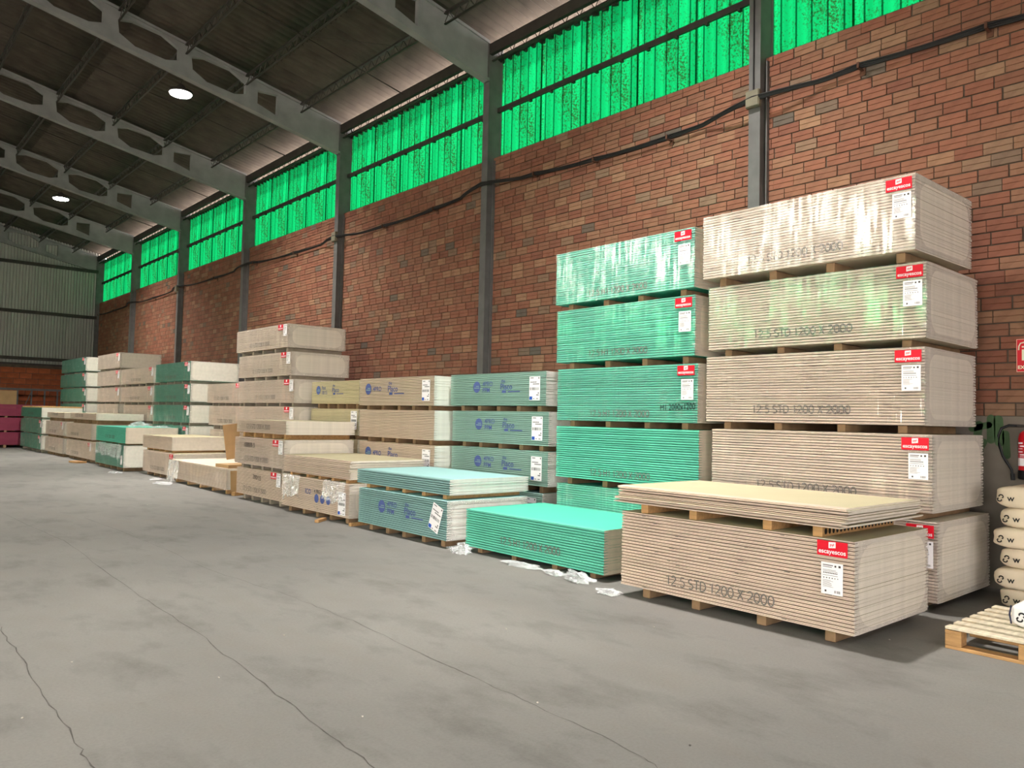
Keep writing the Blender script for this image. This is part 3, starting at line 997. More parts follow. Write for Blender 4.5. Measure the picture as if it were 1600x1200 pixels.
def pack(label, typ, x, y, th, L, zb, h, gap, wrap=True, red=None, paper=None, text=None, group=None, bear='bearer_grey', single=True, D=1.2, nb=5, style='plain', tscale=1.0, T=0.0125, full=True, holes=False):
    root = empty('plasterboard_pack', (x, y, zb - gap), math.radians(th))
    tag(root, label, 'plasterboard pack', group)
    n = max(2, round(h / T))
    boards(root, typ, L, gap, h, n, single, D)
    for i in range(nb):
        yy = 0.13 + (L - 0.36) * i / (nb - 1) + random.uniform(-0.03, 0.03)
        b = MB(); b.cbox(0.06, D - 0.02, yy, yy + 0.075, 0.002, gap - 0.001, 0.005)
        b.build('bearer', bear, root)
    if single and typ in ('std', 'stdgrey') and h > 0.4:
        b = MB(); rs = random.Random(int(x * 977 + zb * 131)); T_ = h / n
        for q in range(1, n - 1, 2):
            ys = (0.12 + 0.31 * (q * 0.37 % 1) * 3.1) % 0.62
            if rs.random() < 0.62:
                while ys < L - 0.1:
                    if rs.random() < 0.55:
                        b.box(-0.0034, -0.003, ys, ys + rs.uniform(0.03, 0.05), gap + q * T_ + 0.004, gap + q * T_ + 0.0085)
                        b.box(-0.0034, -0.003, ys - rs.uniform(0.03, 0.09), ys - 0.008, gap + q * T_ + 0.005, gap + q * T_ + 0.0065)
                    ys += 0.62
        b.build('edge_print', 'ink_soft', root)['kind'] = 'stuff'
    if wrap:
        b = MB()
        o = 0.006
        b.quad((-o, -o, gap - 0.004), (-o, L + o, gap - 0.004), (-o, L + o, gap + h + 0.003), (-o, -o, gap + h + 0.003))
        b.quad((-o, -o, gap + h + 0.001), (-o, L + o, gap + h + 0.001), (0.16, L + o, gap + h + 0.001), (0.16, -o, gap + h + 0.001))
        end_ring(b, D, h, -o, gap, 0.085 if single else 0.035, 0.15 if single else 0.1, 1)
        # puckered corner strip where the film turns the edge
        for i in range(10):
            z0 = gap + h * i / 10; z1 = gap + h * (i + 1) / 10
            a0 = -o - 0.006 * (i % 2); a1 = -o - 0.006 * ((i + 1) % 2)
            b.quad((a0, -0.012, z0), (-o, 0.03, z0), (-o, 0.03, z1), (a1, -0.012, z1), 0)
        b.build('stretch_film', ['film', 'film_fold'], root)
    if red:
        s, z = red
        add_red_label(root, s, gap + z, full=full)
    if paper:
        if style == 'plain':
            add_paper(root, paper[0], gap + paper[1], full=full)
        else:
            add_paper(root, paper[0], gap + paper[1], 0.2, 0.305, style, rot=paper[2] if len(paper) > 2 else 0.0)
    if text:
        body, s, z = text
        link('printed_lettering', stroke_mesh(body, 0.098 * tscale, 'ink_soft'), root, (-0.004 if not wrap else -0.0045, s, gap + z), FACE)
    return root, gap

STD, H1 = '12.5 STD 1200 X 2000', '12.5 H1 1200 X 2000'
LV5 = ['bottom pack', 'second pack up', 'third pack up', 'fourth pack up', 'topmost pack', 'sixth pack up']
# tall beige stack by the extinguisher
W = [(6.60, 2.41, .25, 2.00, .079, .633), (6.61, 2.45, .73, 2.03, .778, .626), (6.65, 2.52, .8, 2.06, 1.476, .644), (6.63, 2.50, .57, 2.05, 2.186, .627), (6.54, 2.55, -1.0, 2.05, 2.901, .628)]
prev = 0.0
for i, (x, y, th, L, zb, h) in enumerate(W):
    pack('film-wrapped beige plasterboard, %s of the five-high stack by the extinguisher' % LV5[i], 'stdgrey', x, y, th, L, zb, h, zb - prev,
         True, (0.02, h - 0.125), (0.025, h - 0.36), (STD, 1.55, 0.09), 'tall beige stack', 'bearer', tscale=1.02, nb=4)
    prev = zb + h
# tall mint stack
G = [(6.56, 4.62, 0, 2.0, .09, .617), (6.56, 4.62, .05, 2.02, .784, .600), (6.56, 4.64, 0, 2.0, 1.454, .606), (6.56, 4.68, -.15, 1.99, 2.14, .618), (6.55, 4.69, -.14, 2.0, 2.836, .616)]
prev = 0.0
for i, (x, y, th, L, zb, h) in enumerate(G):
    rt, g = pack('mint green plasterboard, %s of the five-high green stack beside the beige one' % LV5[i], 'h1', x, y, th, L, zb, h, zb - prev,
         i != 1, (0.035, h - 0.12) if i > 1 else None, (0.045, h - 0.37) if i > 1 else None, (H1, 1.47, 0.055) if i else None, 'tall green stack', 'bearer', tscale=0.98, nb=4)
    if i == 2:
        add_text(rt, 'H1 2000x1200', 0.46, g + 0.125, 0.092, 'marker', 0.0, -0.012, 0.8, 'handwriting', -0.03)
    prev = zb + h
# front beige pack with loose sheets on top
rt, g = pack('unwrapped-looking beige pack with red label on the floor in front of the tall stack', 'std', 5.10, 2.37, -.13, 1.99, .084, .616, .084, False, (0.04, .503), (0.07, .25), (STD, 1.52, .085), None, 'bearer', nb=4, tscale=1.02)
b = MB(); end_ring(b, 1.2, .616, -0.006, g, 0.05, 0.2, 0); b.build('stretch_film', 'film_fold', rt)
NTH = ['first', 'second', 'third', 'fourth', 'fifth', 'sixth', 'seventh', 'eighth', 'ninth', 'tenth', 'eleventh', 'twelfth', 'thirteenth', 'fourteenth', 'fifteenth', 'sixteenth', 'seventeenth', 'eighteenth', 'nineteenth', 'twentieth']
def loose_sheets(label_top, label, group, typ, x, y, th, L, z, n, T, jx, jy, top_typ=None):
    for i in range(n):
        o = link('plasterboard_sheet', board_me(typ, L, T, i % 2 == 1), None, (x + random.uniform(-jx, jx), y + random.uniform(-jy, jy), z + i * T))
        o.rotation_euler = (0, 0, math.radians(th + random.uniform(-0.3, 0.3) * (jx / 0.02)))
        tag(o, label_top if i == n - 1 else label % NTH[n - 1 - i], 'plasterboard sheet', group)
    return z + n * T
def loose_bearers(label, x, ys, z, h, D, rz=0.0, mat='wood', holes=False):
    for i, yy in enumerate(ys):
        root = empty('timber_bearer', (x, yy, z))
        tag(root, label % ORD[i], 'bearer', 'bearers under loose sheets')
        b = MB(); b.cbox(0, D, 0, 0.07, 0.0005, h - 0.0005, 0.004)
        b.build('bearer_block', mat, root)
        if holes and i == 0:
            b = MB()
            k = int(D / 0.055)
            for j in range(k):
                xx = 0.05 + j * 0.055
                P = [(xx + 0.019 * math.cos(t), -0.0015, h / 2 + 0.022 * math.sin(t)) for t in [2 * PI * q / 10 for q in range(10)]]
                b.poly(P)
            b.build('bored_holes', 'dark_hole', root)
loose_bearers('short timber bearer under the cream loose sheets, %s from the pallet end', 5.12, (2.60, 2.98, 3.62, 4.10), .7005, .0735, 1.14, 0, 'wood', True)
loose_sheets('topmost cream sheet of the loose layer on the front beige pack', 'loose cream sheet on the front beige pack, %s from the top of its layer', 'loose sheets on the front pack',
             'std', 5.09, 2.43, -.36, 1.99, .775, 11, .0126, .028, .03)
# low green pack
pack('low bare mint green pack with bright top between the front beige and grey-green packs', 'h1', 5.33, 4.76, .5, 2.0, .06, .405, .06, False, None, None, (H1, 1.43, .10), None, 'bearer', nb=4, tscale=1.0)
# grey-green front pile
rt, g = pack('grey-green pack with tilted white label, lower one of the front pair', 'ppmblue', 5.22, 6.99, -.38, 1.93, .082, .442, .082, False, None, (0.10, .085, 0.35), None, None, 'bearer', style='maker')
b = MB(); end_ring(b, 1.2, .442, -0.006, g, 0.07, 0.12, 0); b.build('stretch_film', 'film_fold', rt)
add_maker_print(rt, 1.44, g + .255)
pack('thin grey-green pack with pale blue top, upper one of the front pair', 'ppmblue', 5.27, 7.02, .3, 2.0, .58, .18, .056, False, None, None, None, None, 'wood')
# grey-green back stack
prev = 0.0
for i, (x, y, zb, h) in enumerate(((6.80, 7.12, .085, .435), (6.80, 7.03, .610, .438), (6.81, 7.04, 1.119, .436), (6.80, 7.09, 1.631, .438))):
    rt, g = pack('grey-green plasterboard with blue stamp, %s of the back stack beside the mint one' % ['bottom pack', 'second pack up', 'third pack up', 'top pack'][i], 'ppm', x, y, 0, 2.0, zb, h, zb - prev,
                 False, None, (0.10, .07), None, 'grey-green back stack', 'bearer', style='maker')
    b = MB(); end_ring(b, 1.2, h, -0.006, g, 0.16, 0.12, 0); b.build('stretch_film', 'film_fold', rt)
    if i: add_maker_print(rt, 1.47, g + .255)
    prev = zb + h
# buff back stack
prev = 0.0
for i, (x, y, zb, h) in enumerate(((6.6, 9.2, .09, .44), (6.6, 9.18, .606, .434), (6.6, 9.2, 1.115, .436), (6.59, 9.21, 1.622, .434))):
    rt, g = pack('salmon buff plasterboard with white end, %s of the back stack behind torn film' % ['bottom pack', 'second pack up', 'third pack up', 'top pack'][i], 'buff', x, y, .2, 2.09, zb, h, zb - prev,
                 False, None, (0.09, .07) if i in (1, 3) else None, None, 'buff back stack', 'bearer', style='maker', single=i > 0)
    if i in (1, 3): add_maker_print(rt, 1.9, g + .262, ('4PRO',), 1.15)
    prev = zb + h
# yellow stack
prev = 0.0
for i, (zb, h) in enumerate(((.09, .44), (.61, .44), (1.122, .44), (1.65, .392))):
    rt, g = pack('yellowish plasterboard, %s of the narrow back stack between buff and six-high stacks' % ['bottom pack', 'second pack up', 'third pack up', 'top pack'][i], 'yellow', 6.62, 11.38, 0, 1.68, zb, h, zb - prev,
                 False, None, (0.03, .1) if i == 2 else None, None, 'yellow back stack', 'bearer', style='maker', single=i > 1)
    if i == 3: add_maker_print(rt, 1.50, g + .24, ('Fast', '18/15'), 1.0)
    prev = zb + h
# front pile with torn film
rt, g = pack('pinkish pack with torn crumpled film and blue print, below loose cream sheets', 'std', 5.25, 9.20, .2, 2.01, .084, .456, .084, False, None, (0.07, .03), None, None, 'bearer', style='maker')
add_text(rt, 'ICO', 1.25, g + .235, .10, 'ink_blue', 0.001)
add_text(rt, '4 PRO', 0.98, g + .262, .075, 'ink_soft', 0.001)
for i in range(3):
    b = MB(); P = [(-0.004, 0.90 - 0.17 * i + 0.062 * math.cos(t), g + .19 + 0.062 * math.sin(t)) for t in [2 * PI * q / 20 for q in range(20)]]
    b.poly(P); b.build('round_stamp', 'ink_blue', rt)
b = MB(); end_ring(b, 1.2, .456, -0.006, g, 0.1, 0.1, 0); b.build('stretch_film', 'film_fold', rt)
loose_bearers('pale timber bearer under loose sheets above the torn film, %s from the grey-green pile', 5.3, (9.32, 9.72, 10.1, 10.48, 11.0), .5405, .050, 1.15, 0, 'wood')
loose_sheets('topmost cream sheet of the loose layer above the torn-film pack', 'loose pinkish sheet above the torn-film pack, %s from the top of its layer', 'loose sheets on the torn-film pack',
             'std', 5.28, 9.25, .16, 2.0, .591, 20, .01255, .014, .02)
# six-high grey-beige stack
prev = 0.0
for i, (x, y, L, zb, h) in enumerate(((6.66, 13.35, 2.4, .09, .44), (6.42, 13.3, 2.5, .61, .44), (6.38, 13.24, 2.58, 1.143, .445), (6.38, 13.28, 2.57, 1.658, .437), (6.38, 13.44, 2.42, 2.172, .438), (6.36, 13.57, 2.40, 2.696, .438))):
    pack('grey-beige wrapped plasterboard, %s of the six-high stack' % ['bottom pack', 'second pack up', 'third pack up', 'fourth pack up', 'fifth pack up', 'topmost pack'][i], 'stdgrey', x, y, 0, L, zb, h, zb - prev,
         True, (0.20, h - .105) if i > 1 else None, (0.03, h - .225) if i > 1 else None, (STD, 1.72, .075) if i > 2 else None, 'six-high beige stack', 'bearer_grey', single=i > 1, tscale=1.0, full=False)
    prev = zb + h
# front pile with handwriting
K = [(5.34, 11.42, 1.78, .09, .445), (5.30, 11.30, 1.92, .601, .450), (5.32, 11.31, 1.91, 1.13, .214)]
prev = 0.0
for i, (x, y, L, zb, h) in enumerate(K):
    rt, g = pack(['beige pack with black handwritten code, on the floor beside the torn-film pack', 'beige pack with black handwritten code and red label, middle of the handwritten pile', 'thin cream pack with dotted print topping the handwritten pile'][i], 'std', x, y, 0, L, zb, h, zb - prev, i == 1,
                 (0.19, h - .11) if i < 2 else None, (0.035, h - .225) if i < 2 else None, (STD, 1.5, .07), None, 'wood' if i == 2 else 'bearer_grey', full=False, nb=5)
    if i == 0: add_text(rt, '200/15', 1.09, g + .29, .10, 'marker', 0.0, -.008, 1.15, 'handwriting', 0.06)
    if i == 1: add_text(rt, '1000/R-5', 1.52, g + .29, .11, 'marker', 0.0, -.012, 1.1, 'handwriting')
    prev = zb + h
# beige stack beyond six-high
prev = 0.0
for i, (y, L, zb, h) in enumerate(((16.6, 1.9, .09, .44), (16.5, 2.0, .62, .44), (16.5, 2.1, 1.155, .445), (16.75, 2.0, 1.672, .44))):
    pack('beige wrapped plasterboard, %s of the stack behind the leaning brown board' % ['bottom pack', 'second pack up', 'third pack up', 'top pack'][i], 'stdgrey', 6.80, y, 0, L, zb, h, zb - prev, True, (.06, h - .11) if i > 1 else None, None,
         (STD, 1.6, .07) if i > 1 else None, 'stack behind the leaning board', 'bearer_grey', single=False, full=False)
    prev = zb + h
# dark green back stack
prev = 0.0
for i, (y, L, zb, h) in enumerate(((19.35, 2.75, .13, .45), (19.35, 2.78, .655, .445), (19.33, 2.78, 1.180, .435), (19.33, 2.78, 1.698, .44), (19.38, 2.68, 2.220, .468))):
    pack('dark green wrapped plasterboard, %s of the green stack with broad pale ends' % LV5[i], 'h1dark', 6.6, y, .05, L, zb, h, zb - prev, True, (.19, h - .115) if i else None, (.03, h - .25) if i else None,
         (H1, 1.9, .08) if i > 1 else None, 'dark green back stack', 'bearer_grey', single=False, full=False)
    prev = zb + h
# far beige stacks
prev = 0.0
for i, (x, y, L, zb, h) in enumerate(((6.66, 22.3, 2.7, .13, .44), (6.66, 22.3, 2.8, .64, .44), (6.66, 22.35, 2.8, 1.17, .44), (6.64, 22.38, 3.05, 1.695, .442), (6.64, 22.35, 3.1, 2.221, .45))):
    pack('beige wrapped plasterboard, %s of the stack just beyond the dark green one' % LV5[i], 'stdgrey', x, y, 0, L, zb, h, zb - prev, True, (.2, h - .115) if i > 1 else None, (.03, h - .26) if i > 1 else None, (STD, 2.1, .08) if i > 1 else None,
         'nearer far beige stack', 'bearer_grey', single=False, full=False)
    prev = zb + h
prev = 0.0
for i, (y, L, zb, h) in enumerate(((25.7, 2.4, .13, .44), (25.7, 2.4, .64, .45), (25.75, 2.45, 1.178, .46), (25.68, 2.55, 1.709, .445), (25.72, 2.6, 2.221, .46), (25.75, 2.6, 2.752, .468))):
    pack('beige wrapped plasterboard, %s of the six-high far stack near the corner' % ['bottom pack', 'second pack up', 'third pack up', 'fourth pack up', 'fifth pack up', 'topmost pack'][i], 'stdgrey', 6.66, y, .1, L, zb, h, zb - prev, True, (.2, h - .115) if i > 2 else None, (.03, h - .26) if i > 2 else None, None,
         'further far beige stack', 'bearer_grey', single=False, full=False)
    prev = zb + h
prev = 0.0
for i, (y, L, zb, h) in enumerate(((29.1, 3.5, .12, .45), (29.0, 3.6, .635, .45), (29.0, 3.75, 1.165, .48), (29.05, 3.75, 1.722, .452), (29.15, 3.75, 2.232, .456), (29.25, 3.55, 2.759, .467))):
    pack('dull green wrapped plasterboard, %s of the stack in the far corner' % ['bottom pack', 'second pack up', 'third pack up', 'fourth pack up', 'fifth pack up', 'topmost pack'][i], 'h1dark', 6.5, y, .15, L, zb, h, zb - prev, True, (.25, h - .115) if i > 1 else None, (.03, h - .26) if i > 1 else None, None,
         'far corner green stack', 'bearer_grey', single=False, full=False)
    prev = zb + h
# rows along the aisle, far part
rt, g = pack('pinkish pack with red label, lower of the cream pair beside the slumped pack', 'std', 5.52, 17.02, 0, 2.1, .082, .478, .082, True, (.03, .36), None, (STD, 1.5, .08), None, 'bearer', single=False, full=False)
pack('unwrapped cream pack topping the pair beside the slumped pack', 'std', 5.54, 17.22, .1, 2.02, .612, .29, .052, False, None, None, None, None, 'wood', single=False, full=False)
rt, g = pack('green pack under wrinkled white film, lower of the pair beside the cream one', 'h1dark', 5.30, 19.87, 0, 2.53, .094, .522, .094, True, None, (.05, .07), None, None, 'bearer', single=False, full=False)
pack('bright bare green pack, upper of the pair beside the cream one', 'h1', 5.32, 19.84, 0, 2.68, .660, .382, .044, False, None, None, (H1, 1.8, .1), None, 'bearer', single=False, full=False)
for (x, y, L, zb, h, lab, red, wr) in ((5.42, 22.95, 3.35, .092, .468, 'long pinkish wrapped pack on the floor past the green pair', (.55, .35), True), (5.43, 23.5, 2.93, .622, .432, 'plain pinkish pack in the middle layer past the green pair', None, False), (5.40, 22.92, 2.94, 1.165, .185, 'thin cream pack on top of the pinkish pair past the green', None, False),
                                    (5.36, 26.5, 2.5, .095, .46, 'greyish wrapped pack on the floor before the three-high green pile', None, True), (5.36, 26.5, 2.52, .637, .43, 'greyish wrapped pack with red label in the middle layer before the green pile', (.1, .31), True), (5.37, 26.5, 2.4, 1.168, .172, 'thin pinkish pack in the top layer before the three-high green pile', None, False)):
    gap = {.092: .092, .622: .062, 1.165: .111, .095: .095, .637: .082, 1.168: .101}[zb]
    pack(lab, 'std' if not wr else 'stdgrey', x, y, 0, L, zb, h, gap, wr, red, (red[0] - .13, red[1] - .12) if red else None, (STD, L - .6, .08), None, 'bearer', single=False, full=False, nb=7)
prev = 0.0
for i, (y, L, zb, h) in enumerate(((29.17, 3.5, .108, .468), (29.13, 3.6, .628, .461), (29.26, 3.5, 1.160, .318))):
    pack('green plasterboard, %s pack of the three-high pile on the aisle by the rose packs' % ['bottom', 'middle', 'top'][i], 'h1dark', 5.27, y, .15, L, zb, h, zb - prev, i < 2, (.2, h - .12) if i < 2 else None, (.03, h - .26) if i < 2 else None, (H1, 2.2, .08) if i == 2 else None,
         'three-high green pile', 'bearer_grey', single=False, full=False)
    prev = zb + h
b = MB()
for i in range(14):
    b.cbox(0, 1.19, 0.04 + i * .25, 0.11 + i * .25, 0, .05, .004)
tag(b.build('bearer_strips', 'wood', None, (5.27, 29.26, 1.479)), 'row of timber strips lying on the three-high green pile', 'bearer', None, 'stuff')
prev = 0.0
for i, (zb, h) in enumerate(((.11, .455), (.625, .465), (1.15, .42))):
    root = empty('plasterboard_pack', (2.9, 34.75, prev), math.radians(-90))
    tag(root, 'rose pink plasterboard, %s pack of the pile against the far wall' % ['bottom', 'middle', 'top'][i], 'plasterboard pack', 'rose pile')
    root.location = (5.95, 33.1, prev); root.rotation_euler = (0, 0, math.radians(90))
    gp_ = zb - prev
    # long face turned to the aisle: local X runs into the pile
    root.rotation_euler = (0, 0, math.radians(90)); root.location = (6.05, 33.2, prev)
    b = MB(); n = 36; T = h / n
    for q in range(n):
        e = 0.0015
        dx = random.uniform(-.003, .003)
        b.box(dx, 1.2 + dx, 0, 3.0, gp_ + q * T + e * (q % 2), gp_ + (q + 1) * T - e * ((q + 1) % 2))
    tag(b.build('board_layers', 'rose_edge', root), 'layers of rose board', kind='stuff')
    for yy in (.2, 1.13, 2.0, 2.8):
        b = MB(); b.cbox(.01, 1.19, yy, yy + .09, .002, gp_ - .001, .005); b.build('bearer', 'bearer', root)
    prev = zb + h

# slumped pack with white sheet and brown boards
rt, g = pack('slumped pinkish pack in loose film with a white sheet on top', 'std', 5.36, 13.70, -1.2, 3.15, .085, .36, .085, False, None, None, None, None, 'wood', single=True)
b = MB()
for i in range(24):
    for j in range(6):
        pass
NX = 26
for i in range(NX + 1):
    yy = 3.15 * i / NX
    cut = max(0.03, 0.30 - 0.42 * max(0, (yy - 1.6)) / 1.0) if yy < 2.4 else 0.05 + 0.12 * math.sin(i * 1.3) ** 2
    b.v += [(-0.012 - 0.008 * (i % 2), yy, g - .02), (-0.012 - 0.01 * ((i + 1) % 2), yy, g + min(.36, .12 + .28 * abs(yy - 1.5) / 1.6))]
for i in range(NX):
    b.f.append((2 * i, 2 * i + 1, 2 * i + 3, 2 * i + 2)); b.m.append(0)
b.build('slack_film', 'film', rt)
o = link('plasterboard_sheet', board_me('ppm', 3.1, .0125, True), None, (5.37, 13.75, .4462)); o.rotation_euler = (0, 0, math.radians(-1.0))
M['white_sheet'] = plain('white_board_face', (240, 236, 226), 0.7, 0, 0.02, 3)
wme = board_me('ppm', 3.1, .0125, True).copy(); wme.materials.clear()
for m_ in ('std_edge', 'std_core', 'white_sheet'): wme.materials.append(M[m_])
o.data = wme
tag(o, 'white sheet lying on the slumped pack under the brown board', 'plasterboard sheet')
def slab(name, label, cat, dims, loc, rot, mat, ch=0.004):
    b = MB(); b.cbox(0, dims[0], 0, dims[1], 0, dims[2], ch)
    o = b.build(name, mat, None, loc); o.rotation_euler = rot
    return tag(o, label, cat)
slab('fibreboard_panel', 'brown fibreboard panel lying across the end of the white sheet', 'board', (1.05, .55, .06), (5.42, 13.78, .46), (0, 0, .05), 'fibreboard')
slab('fibreboard_panel', 'brown board leaning upright against the cream pack pair', 'board', (0.9, .02, .735), (6.37, 16.30, .462), (math.radians(-5), math.radians(-7), 0), 'fibreboard')
slab('fibreboard_panel', 'small tan board standing against the end of the slumped pack', 'board', (.42, .02, .36), (5.40, 13.58, .07), (math.radians(-7), 0, 0), 'fibreboard')
slab('timber_offcut', 'short timber offcut lying on the floor by the slumped pack', 'timber', (.30, .09, .07), (5.42, 13.46, .0), (0, 0, .3), 'wood')
slab('timber_offcut', 'splintered timber strip lying under the torn-film pack', 'timber', (.28, .06, .04), (5.04, 9.62, .0), (0, 0, .7), 'wood')
slab('timber_offcut', 'broken timber strip by the grey-green pile end of the torn-film pack', 'timber', (.46, .05, .045), (5.22, 9.08, .0), (0, 0, .1), 'wood')
slab('timber_offcut', 'loose timber strips under the long pinkish pack far along the aisle', 'timber', (.25, .5, .05), (5.1, 23.4, .0), (0, 0, .2), 'wood')

# crumpled plastic film
def crumple(label, loc, dims, seed, mat='film_crumple', rz=0.0):
    rs = random.Random(seed)
    bm = bmesh.new()
    bmesh.ops.create_icosphere(bm, subdivisions=4, radius=1)
    from mathutils import noise
    off = Vector((rs.uniform(0, 90), rs.uniform(0, 90), rs.uniform(0, 90)))
    for v in bm.verts:
        n = noise.noise(v.co * 1.6 + off) * 0.6 - abs(noise.noise(v.co * 3.5 + off)) * 0.7 + abs(noise.noise(v.co * 8 + off)) * 0.5
        v.co *= 0.8 + n
        v.co.z = v.co.z if v.co.z > -0.55 else -0.55 + 0.04 * n
        v.co = Vector((v.co.x * dims[0] / 2, v.co.y * dims[1] / 2, (v.co.z + 0.55) * dims[2] / 1.5))
    me = bpy.data.meshes.new('crumpled_film'); bm.to_mesh(me); bm.free(); me.materials.append(M[mat])
    o = link('crumpled_film', me, None, loc); o.rotation_euler = (0, 0, rz)
    return tag(o, label, 'plastic film')
crumple('crumpled clear film lying at the grey-green end of the low green pack', (5.22, 6.72, 0), (.26, .32, .09), 1)
crumple('crumpled film trodden under the middle of the low green pack', (5.22, 5.75, 0), (.16, .62, .045), 2)
crumple('twist of film in front of the low green pack, halfway along', (5.2, 5.27, 0), (.12, .28, .05), 3)
crumple('clear film bunch at the end of the low green pack beside the beige pack', (5.17, 4.92, 0), (.20, .34, .09), 4)
crumple('flat film scrap at the floor corner of the front beige pack', (5.02, 4.42, 0), (.22, .26, .05), 5)
crumple('white film scrap on the floor before the wrinkled green pack', (5.1, 19.6, 0), (.3, .5, .03), 6)
crumple('white film scrap on the floor before the cream pair', (5.3, 17.4, 0), (.25, .35, .04), 7)
crumple('white film scrap on the floor beside the slumped pack', (5.1, 16.3, 0), (.3, .6, .05), 8)
crumple('bundled white film lying on the bright green pack', (5.95, 20.95, 1.045), (.5, .8, .13), 9)
crumple('flat white film lying at the near edge of the bright green pack', (6.15, 20.0, 1.044), (.5, .45, .05), 10)
# torn film hanging from the torn-film pack and the green pack
def drape(label, x, y0, y1, zt, zb_, seed, wid=0.05):
    rs = random.Random(seed)
    from mathutils import noise
    b = MB(); nx, nz = 26, 14
    for i in range(nx + 1):
        for j in range(nz + 1):
            s, t = i / nx, j / nz
            bot = zb_ + (zt - zb_) * (0.35 * noise.noise(Vector((s * 3, seed, 0))) + 0.25 * noise.noise(Vector((s * 9, seed, 4))))
            z = zt + (bot - zt) * t
            xx = x - 0.012 - wid * (0.5 + 0.5 * noise.noise(Vector((s * 7, t * 3, seed)))) * (0.3 + t) - 0.02 * noise.noise(Vector((s * 22, t * 14, seed)))
            b.v.append((min(xx, x - 0.008), y0 + (y1 - y0) * s + 0.02 * noise.noise(Vector((s * 5, t * 8, seed + 2))), z))
    for i in range(nx):
        for j in range(nz):
            a = i * (nz + 1) + j
            b.f.append((a, a + 1, a + nz + 2, a + nz + 1)); b.m.append(0)
    return tag(b.build('torn_film', 'film_torn'), label, 'plastic film')
drape('torn film bunched over the upper near corner of the blue-printed pack', 5.25, 9.24, 9.85, .56, .30, 3, .09)
drape('torn film hanging over the upper far corner of the blue-printed pack', 5.25, 10.6, 11.15, .56, .24, 5, .05)
drape('wrinkled film skirt hanging over the lower green pack of the pair', 5.30, 19.95, 22.2, .63, .32, 9, .06)
drape('loose film hanging down at the far end of the slumped pack', 5.40, 16.2, 16.85, .46, .05, 12, .08)

# ------------------------------------------------------------------ near corner: pallet, bags, extinguisher, sign
pal = empty('wooden_pallet', (5.66, 1.07, 0))
tag(pal, 'empty timber pallet with pale slats in front of the bag stack', 'pallet')
PX, PY = 1.0, 0.95
for i in range(7):
    xx = i * (PX - 0.1) / 6
    b = MB(); b.cbox(xx, xx + 0.08 + (0.0 if i % 2 else 0.006), 0, PY, 0.122 + (0.004 if i in (0, 3, 6) else 0), 0.144, 0.003)
    b.build('slat', 'weathered_wood', pal)
for j, yy in enumerate((0.0, 0.425, 0.85)):
    b = MB(); b.cbox(0.0, PX, yy, yy + 0.1, 0.1, 0.122, 0.003); b.build('cross_board', 'wood', pal)
    b = MB()
for i, xx in enumerate((0.0, 0.45, 0.9)):
    b = MB(); b.cbox(xx, xx + 0.1, 0, PY, 0, 0.022, 0.003); b.build('skid_board', 'wood', pal)
    for yy in (0.0, 0.425, 0.85):
        b = MB(); b.cbox(xx, xx + 0.1, yy, yy + 0.1, 0.022, 0.1, 0.004); b.build('block', 'wood', pal)

def bag_mesh(nm, sx, sy, sz, mat, seed, e=0.42):
    from mathutils import noise
    b = MB(); nu, nv = 32, 16
    sg = lambda c, p: math.copysign(abs(c) ** p, c)
    for j in range(nv + 1):
        ph = -PI / 2 + PI * j / nv
        for i in range(nu):
            t = 2 * PI * i / nu
            x = sg(math.cos(ph), e) * sg(math.cos(t), 0.35); y = sg(math.cos(ph), e) * sg(math.sin(t), 0.35); z = sg(math.sin(ph), 0.42)
            k = 1 + 0.035 * noise.noise(Vector((x * 2, y * 2, z * 2 + seed)))
            z *= 1 - 0.25 * max(0, abs(y) - 0.6) / 0.4
            b.v.append((x * sx / 2 * k, y * sy / 2 * k, z * sz / 2 * k))
    for j in range(nv):
        for i in range(nu):
            k = (i + 1) % nu
            b.f.append((j * nu + i, j * nu + k, (j + 1) * nu + k, (j + 1) * nu + i)); b.m.append(0)
    return b.mesh(nm, [mat], True)
def hook_emblem(parent, x, y, z, s):
    # two interlocking hooks
    b = MB()
    for sgn in (1, -1):
        pts = [(x, y - sgn * (q[0] * s), z + sgn * q[1] * s) for q in arc(0.12, 0.27, 0.3, 0.26, 200, -60, 9)]
        b.tube(pts, 0.1 * s, 5)
    b.build('emblem', 'marker', parent)
prevz = 0.012
b_sizes = [(.46, .60, .165), (.46, .61, .16), (.45, .6, .165), (.46, .62, .16), (.45, .6, .165), (.44, .58, .17)]
for i, (sx, sy, sz) in enumerate(b_sizes):
    root = empty('cement_bag', (7.46 + (-.02 if i % 2 else .02), 1.90 + (0.018 if i % 2 else -.01), prevz + sz / 2))
    tag(root, 'tan paper bag, %s in the bag stack under the extinguisher' % ['lowest', 'second up', 'third up', 'fourth up', 'fifth up', 'topmost'][i], 'bag', 'bags stacked by the wall')
    link('bag_body', bag_mesh('bag_body', sx, sy, sz * 1.04, 'bag', i, 0.16), root)
    hook_emblem(root, -sx / 2 - 0.004, 0.235, -.01, 0.05)
    link('lettering', text_mesh('w', .07, 'marker', .001), root, (-sx / 2 - 0.006, 0.185, -.03), FACE)
    prevz += sz * 1.0
root = empty('cement_bag', (6.22, 1.555, .146 + .076))
tag(root, 'white paper bag with dark edge lying on the timber pallet', 'bag')
link('bag_body', bag_mesh('bag_body', .42, .40, .155, 'bag_white', 11, .16), root)
b = MB(); b.tube([(-.19, .183, -.06), (-.20, .19, 0), (-.19, .183, .06)], .006, 5); b.build('edge_band', 'bag_navy', root)
hook_emblem(root, -.216, .12, -.005, .055)
link('lettering', text_mesh('w', .07, 'marker', .001), root, (-.217, .07, -.03), FACE)

